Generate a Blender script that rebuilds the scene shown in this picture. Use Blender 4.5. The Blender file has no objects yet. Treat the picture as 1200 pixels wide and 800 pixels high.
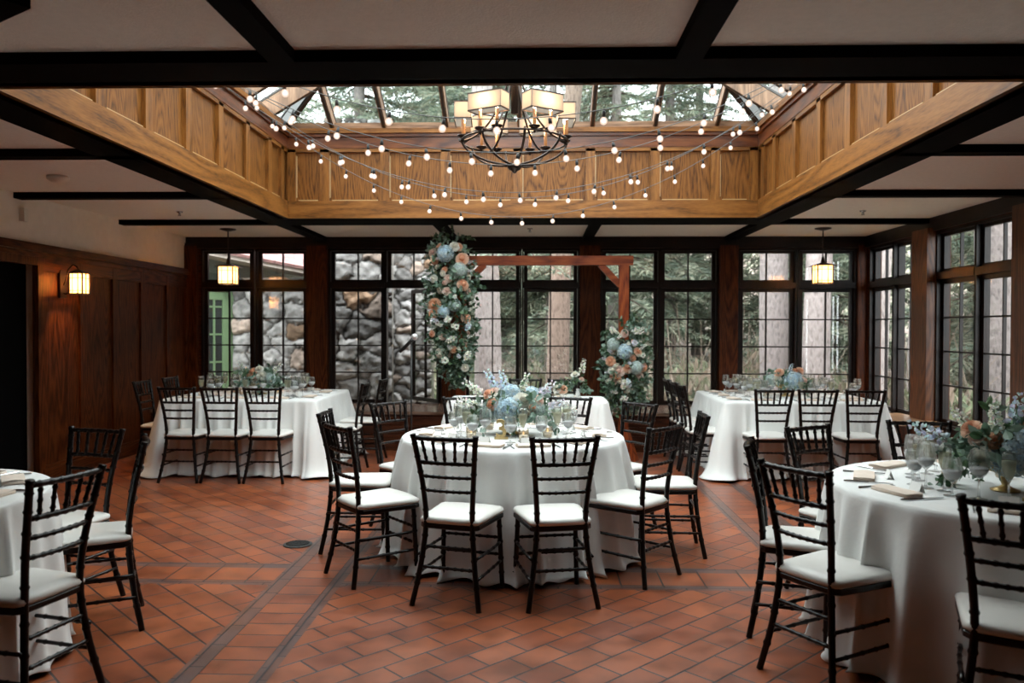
import bpy, math, random
from mathutils import Vector, Matrix, noise as mnoise
random.seed(7)
PI = math.pi
SC = bpy.context.scene
COL = SC.collection

# ------------------------------------------------------------------ camera, world, exposure
F_PX, EYE = 933.0, 1.52
PHI, TH, ROLL = math.atan(30/F_PX), math.atan(15/F_PX), math.radians(0.15)
cd = bpy.data.cameras.new('camera'); cam = bpy.data.objects.new('camera', cd); COL.objects.link(cam)
cd.sensor_width = 36.0; cd.lens = F_PX*36.0/1200.0; cd.clip_end = 300
cd.dof.use_dof = True; cd.dof.focus_distance = 5.0; cd.dof.aperture_fstop = 2.4
fw = Vector((-math.sin(PHI)*math.cos(TH), math.cos(PHI)*math.cos(TH), -math.sin(TH)))
rt = fw.cross(Vector((0, 0, 1))).normalized(); up = rt.cross(fw)
c_, s_ = math.cos(ROLL), math.sin(ROLL)
R2 = rt*c_ + up*s_; U2 = up*c_ - rt*s_
m = Matrix((R2, U2, -fw)).transposed().to_4x4(); m.translation = (0, 0, EYE)
cam.matrix_world = m
SC.camera = cam

w = bpy.data.worlds.new('overcast_sky'); SC.world = w; w.use_nodes = True
nt = w.node_tree; nt.nodes.clear()
wo = nt.nodes.new('ShaderNodeOutputWorld'); bg = nt.nodes.new('ShaderNodeBackground')
tc = nt.nodes.new('ShaderNodeTexCoord'); sp = nt.nodes.new('ShaderNodeSeparateXYZ')
rp = nt.nodes.new('ShaderNodeValToRGB')
rp.color_ramp.elements[0].position = 0.0; rp.color_ramp.elements[0].color = (0.62, 0.68, 0.70, 1)
rp.color_ramp.elements[1].position = 0.7; rp.color_ramp.elements[1].color = (0.93, 0.97, 1.0, 1)
nt.links.new(tc.outputs['Generated'], sp.inputs[0]); nt.links.new(sp.outputs['Z'], rp.inputs[0])
nt.links.new(rp.outputs[0], bg.inputs[0]); nt.links.new(bg.outputs[0], wo.inputs[0])
bg.inputs[1].default_value = 1.65

SC.view_settings.view_transform = 'Standard'; SC.view_settings.look = 'None'
SC.view_settings.exposure = 2.9; SC.view_settings.gamma = 1.0; SC.view_settings.use_curve_mapping = False
cy = SC.cycles
cy.use_denoising = True
cy.max_bounces = 12; cy.diffuse_bounces = 4; cy.glossy_bounces = 3; cy.transmission_bounces = 10; cy.transparent_max_bounces = 24
cy.sample_clamp_indirect = 4.0; cy.caustics_reflective = False; cy.caustics_refractive = False
cy.use_light_tree = True

def portal(name, loc, rot, sx, sy):
    l = bpy.data.lights.new(name, 'AREA'); l.shape = 'RECTANGLE'; l.size = sx; l.size_y = sy
    l.cycles.is_portal = True
    o = bpy.data.objects.new(name, l); COL.objects.link(o); o.location = loc; o.rotation_euler = rot

# ------------------------------------------------------------------ mesh builder
class MB:
    def __init__(s): s.v = []; s.f = []; s.mi = []; s.c = None
    def add(s, vs, fs, mi=0):
        b = len(s.v); s.v += [tuple(p) for p in vs]; s.f += [tuple(i+b for i in f) for f in fs]; s.mi += [mi]*len(fs)
    def box(s, x0, x1, y0, y1, z0, z1, M=None, mi=0):
        vs = [Vector((x, y, z)) for z in (z0, z1) for y in (y0, y1) for x in (x0, x1)]
        if M is not None: vs = [M @ p for p in vs]
        s.add(vs, [(0, 2, 3, 1), (4, 5, 7, 6), (0, 1, 5, 4), (2, 6, 7, 3), (0, 4, 6, 2), (1, 3, 7, 5)], mi)
    def bar(s, a, b, w_, h_, upv=(0, 0, 1)):
        a = Vector(a); b = Vector(b); d = (b-a); L = d.length; d.normalize(); u = Vector(upv)
        x = d.cross(u)
        if x.length < 1e-4: x = d.cross(Vector((1, 0, 0)))
        x.normalize(); z = x.cross(d)
        M = Matrix((x, d, z)).transposed().to_4x4(); M.translation = a
        s.box(-w_/2, w_/2, 0, L, -h_/2, h_/2, M)
    def tube(s, pts, rad, n=8, caps=True, closed=False):
        pts = [Vector(p) for p in pts]; k = len(pts)
        if not hasattr(rad, '__len__'): rad = [rad]*k
        T = []
        for i in range(k):
            a = pts[(i-1) % k] if closed else pts[max(i-1, 0)]; b = pts[(i+1) % k] if closed else pts[min(i+1, k-1)]
            t = (b-a); T.append(t.normalized() if t.length > 1e-9 else Vector((0, 0, 1)))
        ref = Vector((0, 0, 1)) if abs(T[0].z) < .9 else Vector((1, 0, 0))
        x = T[0].cross(ref).normalized(); vs = []; fs = []
        for i in range(k):
            x = (x - T[i]*x.dot(T[i])).normalized(); y = T[i].cross(x)
            for j in range(n):
                a = 2*PI*j/n; vs.append(pts[i] + (x*math.cos(a)+y*math.sin(a))*rad[i])
        for i in range(k-1 if not closed else k):
            i2 = (i+1) % k
            for j in range(n):
                j2 = (j+1) % n; fs.append((i*n+j, i*n+j2, i2*n+j2, i2*n+j))
        if caps and not closed:
            fs.append(tuple(range(n-1, -1, -1))); fs.append(tuple((k-1)*n+j for j in range(n)))
        s.add(vs, fs)
    def lathe(s, prof, n=16, c=(0, 0, 0), M=None):
        vs = []; fs = []; k = len(prof)
        for r, z in prof:
            for j in range(n):
                a = 2*PI*j/n; p = Vector((c[0]+r*math.cos(a), c[1]+r*math.sin(a), c[2]+z)); vs.append(M @ p if M is not None else p)
        for i in range(k-1):
            for j in range(n):
                j2 = (j+1) % n; fs.append((i*n+j, i*n+j2, (i+1)*n+j2, (i+1)*n+j))
        s.add(vs, fs)
    def build(s, name, mat, parent=None, smooth=False, kind=None):
        me = bpy.data.meshes.new(name); me.from_pydata(s.v, [], s.f)
        mats = mat if isinstance(mat, (list, tuple)) else [mat]
        for q in mats: me.materials.append(q)
        if len(mats) > 1: me.polygons.foreach_set('material_index', s.mi)
        if smooth: me.polygons.foreach_set('use_smooth', [True]*len(me.polygons))
        if s.c:
            at = me.color_attributes.new('tint', 'FLOAT_COLOR', 'POINT')
            flat = []
            for q in s.c: flat += [q[0], q[1], q[2], 1.0]
            at.data.foreach_set('color', flat)
        me.update()
        o = bpy.data.objects.new(name, me); COL.objects.link(o)
        if parent is not None: o.parent = parent
        if kind: o['kind'] = kind
        return o

def tag(o, label, cat, group=None, kind=None):
    if label: o['label'] = label
    if cat: o['category'] = cat
    if group: o['group'] = group
    if kind: o['kind'] = kind
    return o
def empty(name, loc=(0, 0, 0), rz=0, parent=None, label=None, cat=None, group=None, kind=None):
    o = bpy.data.objects.new(name, None); COL.objects.link(o); o.location = loc; o.rotation_euler = (0, 0, rz)
    o.empty_display_size = .1
    if parent is not None: o.parent = parent
    return tag(o, label, cat, group, kind)
KIDS = {}
def kids(o):
    if o.name not in KIDS: KIDS[o.name] = list(o.children)
    return KIDS[o.name]
def copy_tree(o, parent=None, scale=None):
    c = o.copy(); COL.objects.link(c)
    if parent is not None: c.parent = parent
    for ch in kids(o): copy_tree(ch, c)
    return c
def place(proto, used, loc, rz, label, group=None, scale=1.0):
    """first call moves the prototype itself, later calls copy it"""
    if proto.name not in used: used.add(proto.name); kids(proto); [kids(k) for k in kids(proto)]; o = proto
    else: o = copy_tree(proto)
    o.location = loc; o.rotation_euler = (0, 0, rz); o.scale = (scale,)*3
    o['label'] = label
    if group: o['group'] = group
    elif 'group' in o: del o['group']
    return o
USED = set()

# ------------------------------------------------------------------ materials
def mat(name): 
    m_ = bpy.data.materials.new(name); m_.use_nodes = True
    return m_, m_.node_tree, m_.node_tree.nodes['Principled BSDF']
def N(nt_, t, **k):
    n = nt_.nodes.new('ShaderNode'+t)
    for a, b in k.items():
        if a.startswith('i_'): n.inputs[a[2:].replace('_', ' ')].default_value = b
        else: setattr(n, a, b)
    return n
def ramp(nt_, src, stops):
    r = nt_.nodes.new('ShaderNodeValToRGB'); cr = r.color_ramp
    while len(cr.elements) > 1: cr.elements.remove(cr.elements[-1])
    cr.elements[0].position = stops[0][0]; cr.elements[0].color = (*stops[0][1], 1)
    for p, c in stops[1:]:
        e = cr.elements.new(p); e.color = (*c, 1)
    nt_.links.new(src, r.inputs[0]); return r.outputs[0]
def plain(name, col, rough=.6, metal=0., spec=.5, emit=None, es=0., noise_=0., nscale=20., bump=0., bscale=60., sheen=0.):
    m_, t, b = mat(name)
    b.inputs['Base Color'].default_value = (*col, 1); b.inputs['Roughness'].default_value = rough
    b.inputs['Metallic'].default_value = metal; b.inputs['Specular IOR Level'].default_value = spec
    if sheen: b.inputs['Sheen Weight'].default_value = sheen
    if emit: b.inputs['Emission Color'].default_value = (*emit, 1); b.inputs['Emission Strength'].default_value = es
    if noise_ or bump:
        co = N(t, 'TexCoord')
    if noise_:
        n = N(t, 'TexNoise'); n.inputs['Scale'].default_value = nscale; n.inputs['Detail'].default_value = 4
        t.links.new(co.outputs['Object'], n.inputs['Vector'])
        o = ramp(t, n.outputs['Fac'], [(.3, tuple(c*(1-noise_) for c in col)), (.7, tuple(min(1, c*(1+noise_)) for c in col))])
        t.links.new(o, b.inputs['Base Color'])
    if bump:
        n2 = N(t, 'TexNoise'); n2.inputs['Scale'].default_value = bscale; n2.inputs['Detail'].default_value = 3
        t.links.new(co.outputs['Object'], n2.inputs['Vector'])
        bp = N(t, 'Bump'); bp.inputs['Strength'].default_value = bump; bp.inputs['Distance'].default_value = .01
        t.links.new(n2.outputs['Fac'], bp.inputs['Height']); t.links.new(bp.outputs[0], b.inputs['Normal'])
    return m_
def oak(name, axis, dark, mid, light, rough=.35, figure=12., spec=.5, fscale=1.0, coat=0.):
    """oak boards: contour-line figure stretched along AXIS plus fine pores"""
    m_, t, b = mat(name); L = t.links.new
    co = N(t, 'TexCoord'); mp = N(t, 'Mapping')
    sc = {'x': (.35, 3.2, 3.2), 'y': (3.2, .35, 3.2), 'z': (3.2, 3.2, .35)}[axis]
    mp.inputs['Scale'].default_value = tuple(q*fscale for q in sc); L(co.outputs['Object'], mp.inputs[0])
    n = N(t, 'TexNoise'); n.inputs['Scale'].default_value = 1.0; n.inputs['Detail'].default_value = 1.5; n.inputs['Roughness'].default_value = .4
    n.inputs['Distortion'].default_value = .15
    L(mp.outputs[0], n.inputs['Vector'])
    mu = N(t, 'Math', operation='MULTIPLY'); mu.inputs[1].default_value = figure; L(n.outputs['Fac'], mu.inputs[0])
    fr = N(t, 'Math', operation='PINGPONG'); fr.inputs[1].default_value = .5; L(mu.outputs[0], fr.inputs[0])
    n2 = N(t, 'TexNoise'); n2.inputs['Scale'].default_value = 22.; n2.inputs['Detail'].default_value = 3
    L(mp.outputs[0], n2.inputs['Vector'])
    ad = N(t, 'Math', operation='MULTIPLY_ADD'); ad.inputs[1].default_value = .75; L(fr.outputs[0], ad.inputs[0])
    mu2 = N(t, 'Math', operation='MULTIPLY'); mu2.inputs[1].default_value = .75; L(n2.outputs['Fac'], mu2.inputs[0]); L(mu2.outputs[0], ad.inputs[2])
    o = ramp(t, ad.outputs[0], [(.28, dark), (.5, mid), (.8, light)])
    L(o, b.inputs['Base Color']); b.inputs['Roughness'].default_value = rough; b.inputs['Specular IOR Level'].default_value = spec
    bp = N(t, 'Bump'); bp.inputs['Strength'].default_value = .15; bp.inputs['Distance'].default_value = .003
    L(ad.outputs[0], bp.inputs['Height']); L(bp.outputs[0], b.inputs['Normal'])
    if coat: b.inputs['Coat Weight'].default_value = coat
    return m_

AMB = dict(dark=(.085, .030, .006), mid=(.205, .074, .012), light=(.30, .118, .024))
OAK = {a: oak('amber_oak_'+a, a, rough=.4, spec=.35, fscale=1.5, figure=7, **AMB) for a in 'xyz'}
PANEL = oak('amber_oak_panel', 'z', (.060, .018, .003), (.18, .064, .010), (.26, .100, .020), rough=.45, spec=.3, fscale=1.25, figure=26)
FRZ = {a: oak('red_oak_'+a, a, (.05, .010, .003), (.12, .030, .007), (.20, .058, .014), rough=.3) for a in 'xy'}
BEAD_LIT = plain('bead_oak_catchlight', (.50, .32, .15), .35)  # paler than the panels: light caught on the bevel is put into the colour
DRK = {a: oak('dark_oak_'+a, a, (.012, .0024, .0006), (.052, .0118, .0026), (.095, .0260, .0062), rough=.45, spec=.14, fscale=1.4, figure=18) for a in 'xyz'}
WIN = {a: oak('window_oak_'+a, a, (.002, .0008, .0005), (.007, .0022, .0011), (.013, .0042, .002), rough=.38, spec=.25) for a in 'xyz'}
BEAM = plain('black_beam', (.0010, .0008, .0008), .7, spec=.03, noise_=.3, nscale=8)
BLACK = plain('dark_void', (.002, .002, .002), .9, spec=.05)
PLASTER = plain('ceiling_plaster', (.84, .79, .71), .9, noise_=.03, nscale=30, bump=.35, bscale=90)
WPLASTER = plain('wall_plaster', (.78, .72, .64), .9, noise_=.04, nscale=12, bump=.3, bscale=50)
RAFTER = {a: oak('rafter_oak_'+a, a, (.10, .048, .022), (.20, .105, .055), (.30, .17, .095), rough=.5) for a in 'xyz'}
DMETAL = plain('skylight_bar', (.035, .028, .024), .4, noise_=.2)
ARCHW = oak('arch_wood', 'z', (.09, .013, .003), (.20, .035, .007), (.30, .068, .015), rough=.45, spec=.3)
ARCHX = oak('arch_wood_x', 'x', (.09, .013, .003), (.20, .035, .007), (.30, .068, .015), rough=.45, spec=.3)
CHAIR = plain('chair_espresso', (.0030, .0014, .0011), .28, spec=.32)
CUSH = plain('ivory_vinyl', (.66, .64, .60), .38, spec=.4, bump=.05, bscale=25)
IRON = plain('bronze_iron', (.045, .032, .026), .32, metal=.85)
GOLD = plain('brushed_gold', (.60, .44, .20), .34, metal=.75, bump=.1, bscale=80)
STEEL = plain('cutlery_steel', (.55, .55, .55), .22, metal=1.)
PAPER = plain('white_card', (.8, .79, .76), .8)
NAPK = plain('blush_napkin', (.74, .62, .52), .9, sheen=.2, bump=.2, bscale=300)
WHITEP = plain('white_plastic', (.70, .66, .58), .5)
WAX = plain('candle_wax', (.85, .8, .7), .6)
FLAME = plain('candle_flame', (1, .6, .2), .5, emit=(1, .6, .28), es=.5)
SOCK = plain('socket_black', (.01, .01, .01), .5)
WIRE = plain('string_wire', (.05, .045, .04), .35, spec=.8)

def cloth_mat():
    m_, t, b = mat('white_linen'); L = t.links.new
    b.inputs['Base Color'].default_value = (.74, .74, .72, 1); b.inputs['Roughness'].default_value = .7
    b.inputs['Sheen Weight'].default_value = .15
    co = N(t, 'TexCoord'); n = N(t, 'TexNoise'); n.inputs['Scale'].default_value = 5.; n.inputs['Detail'].default_value = 4
    L(co.outputs['Object'], n.inputs['Vector'])
    bp = N(t, 'Bump'); bp.inputs['Strength'].default_value = .25; bp.inputs['Distance'].default_value = .03
    L(n.outputs['Fac'], bp.inputs['Height']); L(bp.outputs[0], b.inputs['Normal'])
    return m_
CLOTH = cloth_mat()

def thin_glass(name, tint=(1, 1, 1), refl=.08, rough=.0, fres=True, bend=0.):
    m_ = bpy.data.materials.new(name); m_.use_nodes = True; t = m_.node_tree; t.nodes.clear(); L = t.links.new
    o = N(t, 'OutputMaterial'); mx = N(t, 'MixShader'); tr = N(t, 'BsdfTransparent'); gl = N(t, 'BsdfGlossy')
    tr.inputs[0].default_value = (*tint, 1); gl.inputs['Roughness'].default_value = rough
    if fres:
        lw = N(t, 'LayerWeight'); lw.inputs['Blend'].default_value = .12
        mm = N(t, 'Math', operation='MULTIPLY_ADD'); mm.inputs[1].default_value = .9; mm.inputs[2].default_value = refl; mm.use_clamp = True
        L(lw.outputs['Facing' if bend else 'Fresnel'], mm.inputs[0]); L(mm.outputs[0], mx.inputs[0])
        if bend: mm.inputs[1].default_value = bend
    else: mx.inputs[0].default_value = refl
    L(tr.outputs[0], mx.inputs[1]); L(gl.outputs[0], mx.inputs[2]); L(mx.outputs[0], o.inputs[0])
    return m_
PANE = thin_glass('window_glass', (.955, .955, .95), .065, fres=False)
SKYP = thin_glass('skylight_glass', (.63, .68, .67), .04, fres=False)
def stem_glass():
    m_ = bpy.data.materials.new('stemware_glass'); m_.use_nodes = True; t = m_.node_tree; t.nodes.clear(); L = t.links.new
    o = N(t, 'OutputMaterial'); mx = N(t, 'MixShader'); tr = N(t, 'BsdfTransparent'); gl = N(t, 'BsdfGlass'); gl.inputs['Roughness'].default_value = 0; gl.inputs['IOR'].default_value = 1.47
    tr.inputs[0].default_value = (.97, .98, .98, 1); mx.inputs[0].default_value = .45
    L(tr.outputs[0], mx.inputs[1]); L(gl.outputs[0], mx.inputs[2]); L(mx.outputs[0], o.inputs[0]); return m_
GLS = stem_glass(); WATER = stem_glass(); WATER.name = 'water_in_glass'
WATER = None
WINE = plain('pale_wine', (.90, .87, .66), .15, spec=.5); 
def wine_mat():
    t = WINE.node_tree; b = t.nodes['Principled BSDF']
    o = t.nodes['Material Output']; mx = N(t, 'MixShader'); tr = N(t, 'BsdfTransparent'); tr.inputs[0].default_value = (.97, .95, .84, 1)
    tl = N(t, 'BsdfTranslucent'); tl.inputs[0].default_value = (.95, .92, .72, 1); mx2 = N(t, 'MixShader'); t.links.new(b.outputs[0], mx2.inputs[1]); t.links.new(tl.outputs[0], mx2.inputs[2])
    mx.inputs[0].default_value = .34
    t.links.new(tr.outputs[0], mx.inputs[1]); t.links.new(mx2.outputs[0], mx.inputs[2]); t.links.new(mx.outputs[0], o.inputs[0])
wine_mat()
def glow(name, col, es, trans=.5):
    m_ = bpy.data.materials.new(name); m_.use_nodes = True; t = m_.node_tree; t.nodes.clear(); L = t.links.new
    o = N(t, 'OutputMaterial'); ad = N(t, 'AddShader'); tl = N(t, 'BsdfTranslucent'); em = N(t, 'Emission')
    tl.inputs[0].default_value = (*[c*trans for c in col], 1); em.inputs[0].default_value = (*col, 1); em.inputs[1].default_value = es
    L(tl.outputs[0], ad.inputs[0]); L(em.outputs[0], ad.inputs[1]); L(ad.outputs[0], o.inputs[0])
    return m_
SHADE = glow('cream_shade', (1., .90, .78), .030, .34)
LPANE = glow('lantern_glass', (1., .74, .42), .14, .55)
def bulb_mat():
    m_ = bpy.data.materials.new('bulb_glass'); m_.use_nodes = True; t = m_.node_tree; t.nodes.clear(); L = t.links.new
    o = N(t, 'OutputMaterial'); mx = N(t, 'MixShader'); tr = N(t, 'BsdfTransparent'); em = N(t, 'Emission'); mx.inputs[0].default_value = .55
    em.inputs[0].default_value = (1., .74, .60, 1); em.inputs[1].default_value = .17
    L(tr.outputs[0], mx.inputs[1]); L(em.outputs[0], mx.inputs[2]); L(mx.outputs[0], o.inputs[0]); return m_
BULB = bulb_mat()
FILA = plain('bulb_filament', (1, .6, .4), .4, emit=(1., .72, .5), es=1.4)
CANDL = plain('candle_sleeve', (.34, .15, .06), .5, emit=(1, .45, .15), es=.03)

def tinted(name, rough=.8, spec=.3, trans=0.):
    m_, t, b = mat(name)
    a = N(t, 'Attribute'); a.attribute_name = 'tint'
    if trans:
        tl = N(t, 'BsdfTranslucent'); mx = N(t, 'MixShader'); mx.inputs[0].default_value = trans; o = t.nodes['Material Output']
        t.links.new(a.outputs['Color'], tl.inputs[0]); t.links.new(b.outputs[0], mx.inputs[1]); t.links.new(tl.outputs[0], mx.inputs[2]); t.links.new(mx.outputs[0], o.inputs[0])
    t.links.new(a.outputs['Color'], b.inputs['Base Color']); b.inputs['Roughness'].default_value = rough; b.inputs['Specular IOR Level'].default_value = spec
    return m_
TINT = tinted('tinted_stone', .85)
TLEAF = tinted('leaf_green', .5, .35, .35)
TPETAL = tinted('petal', .75, .2, .45)

def tile_mat(name, rot, w_, h_, off, c1, c2, grout, mort=.006, rough=.31):
    m_, t, b = mat(name); L = t.links.new
    co = N(t, 'TexCoord'); mp = N(t, 'Mapping'); mp.inputs['Rotation'].default_value = (0, 0, rot); L(co.outputs['Object'], mp.inputs[0])
    mp.inputs['Location'].default_value = off
    br = N(t, 'TexBrick'); L(mp.outputs[0], br.inputs['Vector']); br.offset = .5
    br.offset = 0 if 'strip' in name else .5
    br.inputs['Scale'].default_value = 1; br.inputs['Brick Width'].default_value = w_; br.inputs['Row Height'].default_value = h_
    br.inputs['Mortar Size'].default_value = mort; br.inputs['Mortar Smooth'].default_value = .35; br.inputs['Bias'].default_value = 0
    br.inputs['Color1'].default_value = (*c1, 1); br.inputs['Color2'].default_value = (*c2, 1); br.inputs['Mortar'].default_value = (*grout, 1)
    n = N(t, 'TexNoise'); n.inputs['Scale'].default_value = 5.5; n.inputs['Detail'].default_value = 5; L(co.outputs['Object'], n.inputs['Vector'])
    mx = N(t, 'MixRGB', blend_type='MULTIPLY'); mx.inputs[0].default_value = 1.
    rr = ramp(t, n.outputs['Fac'], [(.3, (.62, .60, .62)), (.62, (1.15, 1.1, 1.05))])
    L(br.outputs['Color'], mx.inputs[1]); L(rr, mx.inputs[2])
    n3 = N(t, 'TexNoise'); n3.inputs['Scale'].default_value = 1.1; n3.inputs['Detail'].default_value = 6; n3.inputs['Roughness'].default_value = .7; L(co.outputs['Object'], n3.inputs['Vector'])
    wear = ramp(t, n3.outputs['Fac'], [(.56, (0, 0, 0)), (.68, (.55, .55, .55))])
    mx2 = N(t, 'MixRGB'); L(wear, mx2.inputs[0]); L(mx.outputs[0], mx2.inputs[1]); mx2.inputs[2].default_value = (c1[0]*.55, c1[1]*.85, c1[2]*1.2, 1)
    L(mx2.outputs[0], b.inputs['Base Color'])
    rg = N(t, 'MapRange'); rg.inputs['To Min'].default_value = rough-.08; rg.inputs['To Max'].default_value = rough+.16; L(n.outputs['Fac'], rg.inputs[0]); L(rg.outputs[0], b.inputs['Roughness'])
    inv = N(t, 'Math', operation='SUBTRACT'); inv.inputs[0].default_value = 1; L(br.outputs['Fac'], inv.inputs[1])
    ad = N(t, 'Math', operation='MULTIPLY_ADD'); ad.inputs[1].default_value = .25; L(n.outputs['Fac'], ad.inputs[0]); L(inv.outputs[0], ad.inputs[2])
    bp = N(t, 'Bump'); bp.inputs['Strength'].default_value = .5; bp.inputs['Distance'].default_value = .004; L(ad.outputs[0], bp.inputs['Height']); L(bp.outputs[0], b.inputs['Normal'])
    return m_
TC1, TC2, GR = (.29, .080, .027), (.20, .050, .019), (.024, .022, .025)
T_L = tile_mat('terracotta_left_field', PI/4, .24, .157, (0.0, .04, 0), TC1, TC2, GR)
T_R = tile_mat('terracotta_main_field', -PI/4, .24, .157, (0.03, .0, 0), TC1, TC2, GR)
T_IN = tile_mat('terracotta_strip', 0, .26, .15, (1.49, .02, 0), TC1, TC2, GR)
T_IX = tile_mat('terracotta_cross_strip', 0, .25, .26, (.0, -4.72, 0), TC1, TC2, GR)
T_BY = tile_mat('slate_border_depthwise', PI/2, .25, .12, (0, 0, 0), (.105, .060, .052), (.15, .062, .040), GR)
T_BX = tile_mat('slate_border_crosswise', 0, .25, .12, (0, 0, 0), (.105, .062, .054), (.15, .062, .040), GR)

# ------------------------------------------------------------------ room shell
XL, XR, YB, YF = -4.87, 4.42, 10.90, -2.6
ZC, ZB = 2.775, 2.72                 # ceiling, underside of beams
OX0, OX1, OY0, OY1 = -2.74, 2.36, 3.94, 8.65
ZW = 3.68                            # top of the well walls

fm = MB()
xs = [XL-.3, -1.585, -1.49, -1.23, -1.16, 1.53, 1.63, 1.89, 1.98, XR+.3]
ys = [YF-.3, 4.64, 4.72, 4.98, 5.07, YB+.3]
for i in range(len(xs)-1):
    for j in range(len(ys)-1):
        ix = i; c = (xs[i]+xs[i+1])/2; cyy = (ys[j]+ys[j+1])/2
        if i in (1, 3, 5+0, 7) and i != 5: mi = 4
        elif i == 5: mi = 4
        elif i == 2 or i == 6: mi = 2
        else: mi = 0 if c < -1.585 else 1
        if i not in (1, 2, 3):
            if j in (1, 3): mi = 5
            elif j == 2: mi = 3
        fm.add([(xs[i], ys[j], 0), (xs[i+1], ys[j], 0), (xs[i+1], ys[j+1], 0), (xs[i], ys[j+1], 0)], [(0, 1, 2, 3)], mi)
fm.box(XL-.3, XR+.3, YF-.3, YB+.3, -.2, -.02, mi=0)
fl = fm.build('floor', [T_L, T_R, T_IN, T_IX, T_BY, T_BX], kind='structure')

cm = MB()
for (a, b, c, d) in ((XL-.2, XR+.2, YF-.2, OY0-.09), (XL-.2, XR+.2, OY1+.09, YB+.2), (XL-.2, OX0-.09, OY0-.09, OY1+.09), (OX1+.09, XR+.2, OY0-.09, OY1+.09)):
    cm.box(a, b, c, d, ZC, ZC+.2)
cm.build('ceiling', PLASTER, kind='structure')

def struct(name, mb, m_, **k): return mb.build(name, m_, kind='structure', **k)
# left wall : plaster above, oak wainscot below, dark doorway
b = MB(); b.box(XL-.2, XL, 7.62, YB+.2, 0, ZC); b.box(XL-.2, XL, YF, 6.6, 0, ZC); b.box(XL-.2, XL, 6.6, 7.62, 2.2, ZC)
struct('wall_left', b, WPLASTER)
b = MB()
for y0, y1 in ((7.62, YB), (YF, 6.6)): b.box(XL, XL+.012, y0, y1, 0.0, 2.22)
sp_l = struct('trim_1', b, DRK['z'])
b = MB()
ysl = [7.62, 8.32, 8.97, 9.61, 10.29, 10.86]
for i, y in enumerate(ysl): b.box(XL+.012, XL+.036, y-.045 if i else y, y+.045, .16, 2.2)
struct('trim_2', b, DRK['z'])
b = MB()
for y0, y1 in ((7.62, YB), (YF, 6.6)):
    b.box(XL+.012, XL+.034, y0, y1, 2.07, 2.2); b.box(XL+.012, XL+.034, y0, y1, .0, .16)
    b.box(XL, XL+.05, y0, y1, 0, .13)
b.box(XL, XL+.045, YF, YB, 2.2, 2.25); b.box(XL, XL+.085, YF, YB, 2.25, 2.29); b.box(XL, XL+.06, YF, YB, 2.29, 2.33)
struct('trim_3', b, DRK['y'])
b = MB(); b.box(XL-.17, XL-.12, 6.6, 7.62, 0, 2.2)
struct('doorway_dark_1', b, BLACK)  # black slab standing in for the darkness of the doorway
b = MB(); b.box(XL-.02, XL+.04, 7.56, 7.66, 0, 2.2); b.box(XL-.02, XL+.04, 6.56, 6.66, 0, 2.2); b.box(XL-.02, XL+.04, 6.66, 7.56, 2.12, 2.2)
struct('trim_4', b, DRK['z'])
b = MB(); b.box(XL+.035, XL+.05, 8.05, 8.5, .95, 1.0); b.box(XL+.012, XL+.03, 8.48, 8.5, .2, .95)  # small panel moulding
# front wall behind the viewpoint, unseen and solid, dark wood to cut bounced light
b = MB(); b.box(XL, XR, YF-.2, YF, 0, ZC)
struct('wall_front', b, DRK['x'])

# back wall
GW = [(-4.58, -3.99), (-3.82, -3.24), (-2.80, -2.16), (-2.02, -1.395), (-.94, -.30), (-.14, .49), (.93, 1.58), (1.73, 2.365), (2.79, 3.42), (3.59, 4.22)]
Z0, Z1, Z2, Z3 = .54, 2.025, 2.19, 2.55     # lower light bottom/top, transom bottom/top
fr_ = .055
b = MB(); b.box(XL, XR+.15, YB, YB+.16, 0, Z0-.09); b.box(XL, XR+.15, YB, YB+.16, Z3+.06, ZC)
gaps = [XL] + sum([[GW[i][0]-fr_-.02, GW[i+1][1]+fr_+.02] for i in range(0, 10, 2)], []) + [XR+.15]
for i in range(0, len(gaps), 2): b.box(gaps[i], gaps[i+1], YB, YB+.16, Z0-.09, Z3+.06)
struct('wall_back', b, DRK['x'])
pil = MB()
for x0, x1 in ((-4.87, -4.70), (-3.17, -2.89), (-1.30, -1.03), (.57, .85), (2.455, 2.70), (4.30, 4.42)): pil.box(x0, x1, YB-.07, YB, 0, Z3+.1)
struct('trim_5', pil, DRK['z'])
b = MB(); b.box(XL, XR, YB-.05, YB, Z3+.07, Z3+.14); b.box(XL, XR, YB-.02, YB, Z3+.14, ZC)
b.box(XL, XR, YB-.06, YB, Z0-.12, Z0-.07)
struct('trim_6', b, WIN['x'])

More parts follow.
